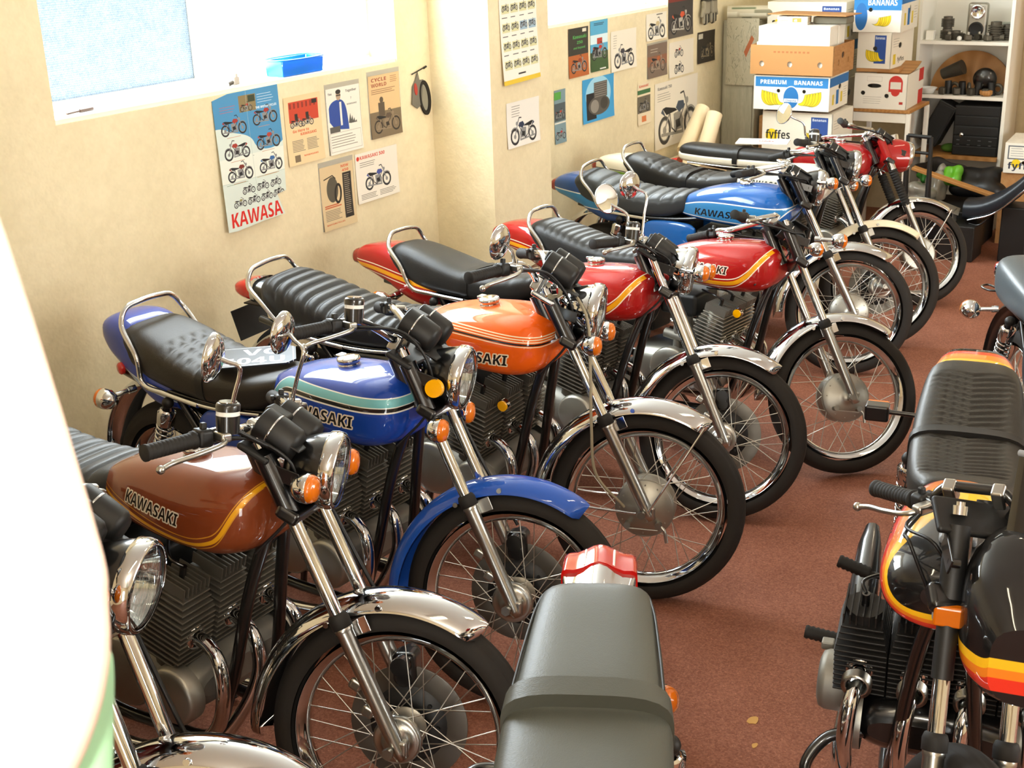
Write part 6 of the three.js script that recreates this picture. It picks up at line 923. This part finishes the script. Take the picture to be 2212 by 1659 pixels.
{ // shelves
  const x0 = 8.98, S = (px, py) => onX(px, py, x0), zl = S(1993, 20).z, zr = S(2186, 20).z, y1 = S(2090, 90).y, y2 = S(2080, 208).y, y3 = S(2080, 336).y;
  const o = thing('bookcase', 'white bookcase holding motorcycle parts and a hi-fi', 'bookcase', [x0, 0, 0]), top = 1.95, dp = 0.34;
  part(o, 'side_panel', box(0, dp, 0, top, zl - 0.02, zl), M.whitePaint); part(o, 'side_panel', box(0, dp, 0, top, zr, zr + 0.022), M.whitePaint); part(o, 'back_panel', box(dp, dp + 0.006, 0, top, zl - 0.02, zr + 0.022), M.whitePaint);
  for (const y of [y1, y2, top - 0.01, 0.12]) part(o, 'shelf', box(0.004, dp, y - 0.022, y, zl, zr), M.whitePaint);
  part(o, 'shelf', box(-0.03, dp, y3 - 0.024, y3, zl, zr), M.wood, 'bare wooden shelf');
  const zs = (t) => zl + (zr - zl) * t, dk = std({ color: 0x4a463d, metalness: 0.5, roughness: 0.5 }), pg = 'engine parts on the shelves';
  const barrel = (x, y, z, r, h, label) => { const g = thing('cylinder_barrel', label, 'engine part', [x, y, z], 0, pg); const fins = [cyl([0, 0, 0], [0, h, 0], r * 0.7, r * 0.7, 18)]; for (let i = 1; i < 7; i++) fins.push(lathe([[r * 0.6, 0], [r, 0], [r, h * 0.06], [r * 0.6, h * 0.06]], [0, h * i / 8, 0], UPV, 20)); part(g, 'finned_sleeve', fins, M.dullAlloy); part(g, 'bore', [lathe([[0, 0], [r * 0.5, 0]], [0, h + 0.001, 0], UPV, 18)], M.satinBlack); };
  barrel(x0 + 0.12, y1, zs(0.25), 0.045, 0.07, 'small finned cylinder standing low on the top visible shelf'); barrel(x0 + 0.14, y1 + 0.072, zs(0.24), 0.042, 0.075, 'finned cylinder balanced on another at the shelf side'); barrel(x0 + 0.1, y1, zs(0.36), 0.04, 0.06, 'grey finned cylinder beside the piston heap'); barrel(x0 + 0.12, y1, zs(0.80), 0.05, 0.12, 'tall finned cylinder near the right shelf end'); barrel(x0 + 0.16, y1, zs(0.92), 0.045, 0.10, 'finned cylinder against the far end of the shelf');
  const cc = thing('crankcase_half', 'upright alloy engine case with two round openings', 'engine part', [x0 + 0.14, y1, zs(0.58)], 0, pg); part(cc, 'casting', [rbox(0.06, 0.24, 0.13, [0, 0.12, 0], 0.02)], M.alloy); for (const y of [0.07, 0.18]) part(cc, 'opening', [lathe([[0.048, 0], [0.048, 0.008], [0.036, 0.008], [0.034, 0.002], [0, 0.002]], [-0.03, y, 0], V(-1, 0, 0), 24)], y < 0.1 ? M.satinBlack : M.chrome);
  const carton2 = thing('small_carton', 'small white carton at the near end of the top visible shelf', 'box', [x0 + 0.08, y1, zs(0.08)]); part(carton2, 'body', [rbox(0.06, 0.06, 0.05, [0, 0.03, 0], 0.003)], M.paper);
  solid('plastic_beaker', 'clear plastic beaker standing behind the finned cylinders', 'beaker', [lathe([[0.03, 0], [0.034, 0.11], [0.032, 0.11], [0.028, 0.004], [0, 0.004]], [x0 + 0.22, y1, zs(0.88)], UPV, 20)], M.glass);
  solid('plastic_ball', 'small white ball at the front of the top visible shelf', 'ball', [new THREE.SphereGeometry(0.016, 14, 10).translate(x0 + 0.04, y1 + 0.016, zs(0.43))], M.white);
  for (let i = 0; i < 6; i++) { const z = zs(0.30 + 0.11 * i), g = thing('engine_part', ['dull piston lying on its side in the shelf heap', 'alloy carburettor body with brass jet among the parts', 'dark gear cluster lying between the cylinders', 'rounded alloy cover plate leaning on the heap', 'stubby alloy inlet pipe beside the upright case', 'short ribbed hose end near the shelf lip'][i], 'engine part', [x0 + 0.06 + 0.05 * (i % 2), y1, z], i, pg); part(g, 'body', [i % 2 ? cyl([-0.03, 0.022, 0], [0.03, 0.022, 0.01], 0.022, 0.02, 16) : rbox(0.05, 0.04, 0.045, [0, 0.02, 0], 0.012)], i % 3 ? M.dullAlloy : dk); part(g, 'boss', [cyl([0, 0.03, 0], [0, 0.055, 0.005], 0.012)], M.alloy); }
  const tray = thing('wicker_tray', 'round brown wicker tray leaning upright at the back of the middle shelf', 'tray', [x0 + 0.22, y2, zs(0.52)]); part(tray, 'disc', [lathe([[0, 0], [0.25, 0], [0.262, -0.02], [0.27, -0.02], [0.27, 0.012], [0, 0.012]], [0, 0.02, 0], V(-1, 0.12, 0), 48)], M.wood);
  tray.children[0].geometry = (() => { const g = lathe([[0, 0], [0.24, 0], [0.255, -0.02], [0.27, -0.02], [0.27, 0.012], [0, 0.012]], [0, 0, 0], V(-1, 0.12, 0), 64), p = g.attributes.position; for (let i = 0; i < p.count; i++) if (p.getY(i) < 0) p.setY(i, 0); g.computeVertexNormals(); return g.translate(0.03, 0.001, 0); })();
  const mid = 'dark parts heaped on the middle shelf';
  solid('exhaust_stub', 'dark tapering exhaust stub lying slanted on the wicker tray', 'engine part', [cyl([x0 + 0.16, y2 + 0.12, zs(0.22)], [x0 + 0.14, y2 + 0.175, zs(0.46)], 0.036, 0.05, 20)], dk, mid);
  solid('dark_cover', 'dark domed engine cover in front of the wicker tray', 'engine part', [new THREE.SphereGeometry(0.075, 24, 16).scale(0.5, 1, 1.05).translate(x0 + 0.14, y2 + 0.10, zs(0.72))], M.black, mid);
  solid('brass_cup', 'brown round cup standing in the parts heap', 'cup', [lathe([[0, 0], [0.03, 0], [0.042, 0.015], [0.042, 0.035], [0.03, 0.04], [0, 0.04]], [x0 + 0.06, y2, zs(0.78)], UPV, 24)], M.wood, mid);
  const bowl = thing('white_dish', 'white oval dish at the end of the middle shelf', 'dish', [x0 + 0.06, y2, zs(0.11)]); part(bowl, 'dish', [lathe([[0, 0.004], [0.035, 0.004], [0.055, 0.035], [0.06, 0.04], [0.056, 0.042], [0.034, 0.01], [0, 0.01]], [0, 0, 0], UPV, 28)], M.white); 
  for (let i = 0; i < 12; i++) { const z = zs(0.28 + 0.055 * i), h = 0.05 + 0.05 * Math.sin(i * 2.1) ** 2, g = thing('engine_part', ['dull grey flange at the dish end of the middle heap', 'round alloy lid in the middle heap', 'black rubber boot in the middle heap', 'bent chrome bracket on the middle heap', 'grey square housing in the middle heap', 'small alloy pulley on the middle heap', 'dark ring gear standing in the middle heap', 'shiny cap nut cluster in the middle heap', 'grey tube elbow in the middle heap', 'flat dark plate in the middle heap', 'alloy lever arm near the tray rim', 'round black knob near the tray rim'][i], 'engine part', [x0 + 0.05 + 0.035 * (i % 3), y2, z], i * 0.7, mid); part(g, 'body', [i % 3 === 0 ? rbox(0.05, h, 0.045, [0, h / 2, 0], 0.012) : i % 3 === 1 ? cyl([0, 0, 0], [0.01, h, 0], 0.026, 0.022, 16) : new THREE.TorusGeometry(0.028, 0.011, 8, 20).translate(0, 0.04, 0)], [dk, M.dullAlloy, M.satinBlack][(i * 5) % 3]); }
  const hf = thing('stereo', 'black hi-fi tower with one lit dial on the wooden shelf', 'stereo', [x0 + 0.10, y3, zs(0.725)]), hh = y2 - y3 - 0.06;
  part(hf, 'cabinet', [rbox(0.24, hh, 0.30, [0.03, hh / 2, 0], 0.008)], M.satinBlack); for (let i = 0; i < 5; i++) part(hf, 'unit_front', [rbox(0.012, hh / 5 - 0.008, 0.285, [-0.092, hh * (i + 0.5) / 5, 0], 0.003)], std({ color: 0x1e1f20, roughness: 0.35 })); for (let i = 0; i < 8; i++) part(hf, 'button', [rbox(0.008, 0.006, 0.02, [-0.1, hh * 0.22 + (i > 3 ? 0.03 : 0), -0.11 + (i % 4) * 0.07], 0.002)], std({ color: 0x505255, roughness: 0.4 })); part(hf, 'volume_dial', [lathe([[0.014, 0], [0.013, 0.012], [0, 0.013]], [-0.098, hh * 0.42, -0.09], V(-1, 0, 0), 20)], M.chrome);
  const sp = thing('loudspeaker', 'black loudspeaker tilted against the bookcase side', 'speaker', [x0 + 0.08, y3 + 0.07, zs(0.16)]); const spb = part(sp, 'cabinet', [rbox(0.16, 0.30, 0.13, [0, 0.15, 0], 0.006)], M.satinBlack); const grl = part(sp, 'grille', [rbox(0.008, 0.27, 0.11, [-0.083, 0.15, 0], 0.003)], std({ color: 0x1b1b1a, roughness: 0.9 })); sp.rotation.set(0.45, 0, 0);
  const vine = solid('green_cloth', 'bit of green cloth beside the loudspeaker', 'cloth', [new THREE.IcosahedronGeometry(0.05, 2).scale(1, 0.6, 1.2).translate(x0 + 0.1, y3 + 0.03, zs(0.40))], std({ color: 0x49701f, roughness: 0.9 }));
}
{ // wall edge post and floor clutter
  structure('trim_1', 'wooden post beside the bookcase', box(9.0, 9.12, 0, HC, -1.70, -1.45), M.wood);
  const wrap = (seedv, r, sx, sy, sz, amp = 0.25) => { const g = new THREE.SphereGeometry(r, 40, 28), p = g.attributes.position; for (let i = 0; i < p.count; i++) { const v = V(p.getX(i), p.getY(i), p.getZ(i)), k = 1 + amp * (Math.sin(v.x * 40 / r * 0.06 + seedv) * Math.sin(v.y * 55 / r * 0.06 + seedv * 2) + 0.5 * Math.sin(v.z * 90 / r * 0.06 + seedv * 3)); p.setXYZ(i, v.x * k * sx, Math.max(-r * 0.7, v.y * k) * sy, v.z * k * sz); } g.computeVertexNormals(); return g; };
  const bagM = std({ color: 0x9a968a, roughness: 0.3, transmission: 0.15, clearcoat: 0.6 }), greenM = std({ color: 0x5fae1e, roughness: 0.35, clearcoat: 0.5 });
  const put = (name, label, cat, px, py, x, r, s, m, sd, grp) => { const q = onX(px, py, x), g = wrap(sd, r, ...s); const o = solid(name, label, cat, [g.translate(q.x, q.y, q.z)], m, grp); return o; };
  const X = 8.55;
  const pile = thing('parts_crate', 'dark low crate on the floor carrying plastic bags', 'crate', [X, 0, onX(2000, 440, X).z]); const ph = Math.max(0.12, onX(1990, 432, X).y); part(pile, 'crate_body', [rbox(0.5, ph, 0.48, [0, ph / 2, 0.15], 0.01)], M.satinBlack);
  put('plastic_bag', 'crumpled grey plastic bag on the floor clutter', 'bag', 1982, 414, X - 0.1, 0.10, [1, 0.75, 0.9], bagM, 1, 'plastic bags'); put('plastic_bag', 'grey plastic bag with a twisted upright neck', 'bag', 2022, 407, X + 0.02, 0.10, [0.8, 0.95, 0.8], bagM, 2.2, 'plastic bags'); put('plastic_bag', 'pale plastic bag propped above the wooden strip', 'bag', 2038, 376, X + 0.1, 0.06, [0.8, 1.1, 0.7], bagM, 3.1, 'plastic bags'); put('plastic_bag', 'bright green plastic bag', 'bag', 2060, 384, X + 0.05, 0.075, [0.8, 0.9, 0.9], greenM, 4, 'plastic bags'); put('plastic_bag', 'small dark green bag beside the grey bags', 'bag', 2002, 382, X + 0.08, 0.06, [1, 0.8, 1], std({ color: 0x2b7a2a, roughness: 0.4 }), 5, 'plastic bags');
  put('refuse_sack', 'black refuse sack under the bookcase front', 'bag', 2120, 398, X + 0.12, 0.12, [0.9, 0.9, 1.4], std({ color: 0x0d0d0f, roughness: 0.4 }), 6); put('refuse_sack', 'dark brown sack behind the stool frame', 'bag', 2030, 368, X + 0.2, 0.10, [0.7, 0.9, 1.5], std({ color: 0x1b1410, roughness: 0.7 }), 7);
  const a = onX(1972, 362, X - 0.18), b = onX(2150, 424, X - 0.20); solid('wooden_strip', 'long wooden strip lying across the clutter', 'plank', [(() => { const d = b.clone().sub(a), g = new RoundedBoxGeometry(0.06, d.length(), 0.02, 2, 0.004); return aim(g, a.clone().add(b).multiplyScalar(0.5), d); })()], M.wood);
  const st = thing('stool_frame', 'black tubular stool frame beside the bookcase', 'stool', [0, 0, 0]), c = onX(1962, 292, 8.06), d = onX(2012, 297, 8.06);
  part(st, 'top_bar', [cyl(c, d, 0.012)], M.satinBlack); for (const q of [c, d]) { part(st, 'leg', [cyl(q, [q.x, 0.0, q.z], 0.012)], M.satinBlack); part(st, 'leg', [cyl([q.x, q.y, q.z], [q.x + 0.10, 0.0, q.z], 0.012)], M.satinBlack); } part(st, 'cross_bar', [cyl([c.x, c.y - 0.10, c.z], [d.x, d.y - 0.10, d.z], 0.010)], M.satinBlack);
  // a loose motorcycle seat propped over a battery box
  const sx = 8.25, s0 = onX(2088, 446, sx), s1 = onX(2230, 372, sx), seat = thing('loose_seat', 'detached dark motorcycle seat propped on the floor clutter', 'seat', [s0.x, s0.y, s0.z], -PI / 2);
  const len = s1.z - s0.z, risey = s1.y - s0.y, hu = hull([0, 0.15, 0.35, 0.6, 0.85, 1.1].map((t, i) => ({ x: t * len, t: 0.02 + risey * (t * t * 0.9) + 0.03, b: -0.05 + risey * t * t * 0.9 - 0.02, w: 0.10 + 0.03 * Math.sin(t * 2.6), e: 3.2 })), { rows: 40, n: 32 });
  part(seat, 'padding', hu, M.vinyl(0x1e242b, 0.38)); part(seat, 'trim_strip', tube([[0.1 * len, -0.065 + risey * 0.01, 0.1], [0.5 * len, -0.06 + risey * 0.22, 0.115], [1.0 * len, -0.055 + risey * 0.9, 0.12]], 0.006, 20, 6), M.chrome); part(seat, 'base_pan', [tube([[0.12 * len, -0.085, 0.09], [0.3 * len, -0.085, 0.10], [0.6 * len, 0.2 * risey, 0.10]], 0.005, 20, 6)], M.black);
  const bb = thing('battery_box', 'dark metal box with a bent bracket under the loose seat', 'box', [sx - 0.05, 0, s0.z - 0.03]); part(bb, 'box_body', [rbox(0.24, s0.y - 0.09, 0.22, [0, (s0.y - 0.09) / 2, 0.02], 0.008)], M.darkEngine); part(bb, 'bracket', [rbox(0.12, 0.004, 0.14, [-0.03, s0.y + 0.0, -0.06], 0.002, [0.35, 0.2, 0.1]), rbox(0.10, 0.09, 0.004, [-0.03, s0.y - 0.05, -0.02], 0.002)], M.castAlloy);
  solid('seat_support', 'black block supporting the raised end of the loose seat', 'block', [rbox(0.2, Math.max(0.06, s1.y - 0.21), 0.16, [sx + 0.02, Math.max(0.06, s1.y - 0.21) / 2, s1.z - 0.06], 0.01)], M.satinBlack);
  // box by the post
  const fx = 8.62, f0 = onX(2162, 372, fx), f1 = onX(2172, 308, fx), w = 0.46;
  carton('brown carton under the fyffes box beside the loose seat', [fx + 0.22, 0, f0.z + w / 2], [0.40, f0.y - 0.002, w], null, null, { body: M.kraft, name: 'cardboard_box', group: 'cartons by the post' });
  carton('white fyffes box tilted on a brown carton beside the loose seat', [fx + 0.21, f0.y, f0.z + w / 2], [0.40, f1.y - f0.y, w], (c, W, H) => { bg(c, W, H, '#eeeadd'); c.strokeStyle = '#5a5f66'; c.lineWidth = 8; c.strokeRect(W * 0.05, H * 0.1, W * 0.25, H * 0.42); lines(c, W * 0.08, H * 0.18, W * 0.18, 4, H * 0.08, '#888', 3); c.fillStyle = '#f0cf1e'; c.beginPath(); c.arc(W * 0.16, H * 0.68, H * 0.15, 0, 7); c.fill(); word(c, 'fyffes', W * 0.05, H * 0.86, H * 0.3, '#2b2f45', W * 0.42); }, artPlainSide, { turn: 0.06, frontHoles: [[-0.02, 0.66, 0.02, 0.03], [-0.24, 0.36, 0.012, 0.012]], group: 'cartons by the post' });
}
// bits on the floor
for (const [px, py, r, l] of [[1628, 1556, 0.022, 'dry leaf lying on the open floor'], [1630, 1611, 0.012, 'smaller dry leaf scrap lying on the open floor']]) {
  const q = onY(px, py, 0), s = new THREE.Shape(Array.from({ length: 11 }, (_, i) => { const a = i / 11 * 2 * PI, k = r * (0.75 + 0.5 * rnd()); return new THREE.Vector2(Math.cos(a) * k, Math.sin(a) * k * 0.7); }));
  solid('dry_leaf', l, 'leaf', [new THREE.ExtrudeGeometry(s, { depth: 0.0015, bevelEnabled: false }).rotateX(-PI / 2).translate(q.x, 0.0005, q.z)], std({ color: 0xc99a55, roughness: 0.8 }), 'leaf scraps');
}
// ---------------------------------------------------------------- the arm close to the lens
{
  const D = 0.62, at = (px, py, d = D) => EYE.clone().addScaledVector(RAY(px, py), d), k = D / 2778.6;
  const person = thing('person', 'bare forearm above a green cuff, overexposed and blurred close to the lens', 'person');
  const spine = [[-450, -60, 225], [-360, 200, 225], [-262, 450, 228], [-172, 720, 230], [-102, 950, 232], [-30, 1180, 228], [14, 1330, 220], [10, 1480, 212], [-60, 1640, 210], [-150, 1800, 210]].map(([x, y, r]) => [at(x, y), r * k]);
  const limb = (pts, n = 48, seg = 36) => { const c = new THREE.CatmullRomCurve3(pts.map((q) => q[0])), fr = c.computeFrenetFrames(n, false); return grid(n + 1, seg + 1, (i, j) => { const t = i / n, f = t * (pts.length - 1), a = Math.min(pts.length - 2, Math.floor(f)), r = pts[a][1] + (pts[a + 1][1] - pts[a][1]) * (f - a), p = c.getPoint(t), q = j / seg * 2 * PI; return p.addScaledVector(fr.normals[i], Math.cos(q) * r).addScaledVector(fr.binormals[i], Math.sin(q) * r); }, { closed: true, flip: true }); };
  part(person, 'bare_arm', limb(spine), std({ color: 0xf2d6c6, roughness: 0.6 }));
  part(person, 'green_sleeve', limb([[-40, 1300, 200], [0, 1420, 232], [0, 1560, 236], [-10, 1800, 240], [-20, 2250, 245]].map(([x, y, r]) => [at(x, y, D + 0.07), r * (D + 0.07) / 2778.6])), std({ color: 0x9fd0a8, roughness: 0.85 }));
}

renderer.render(scene, camera);
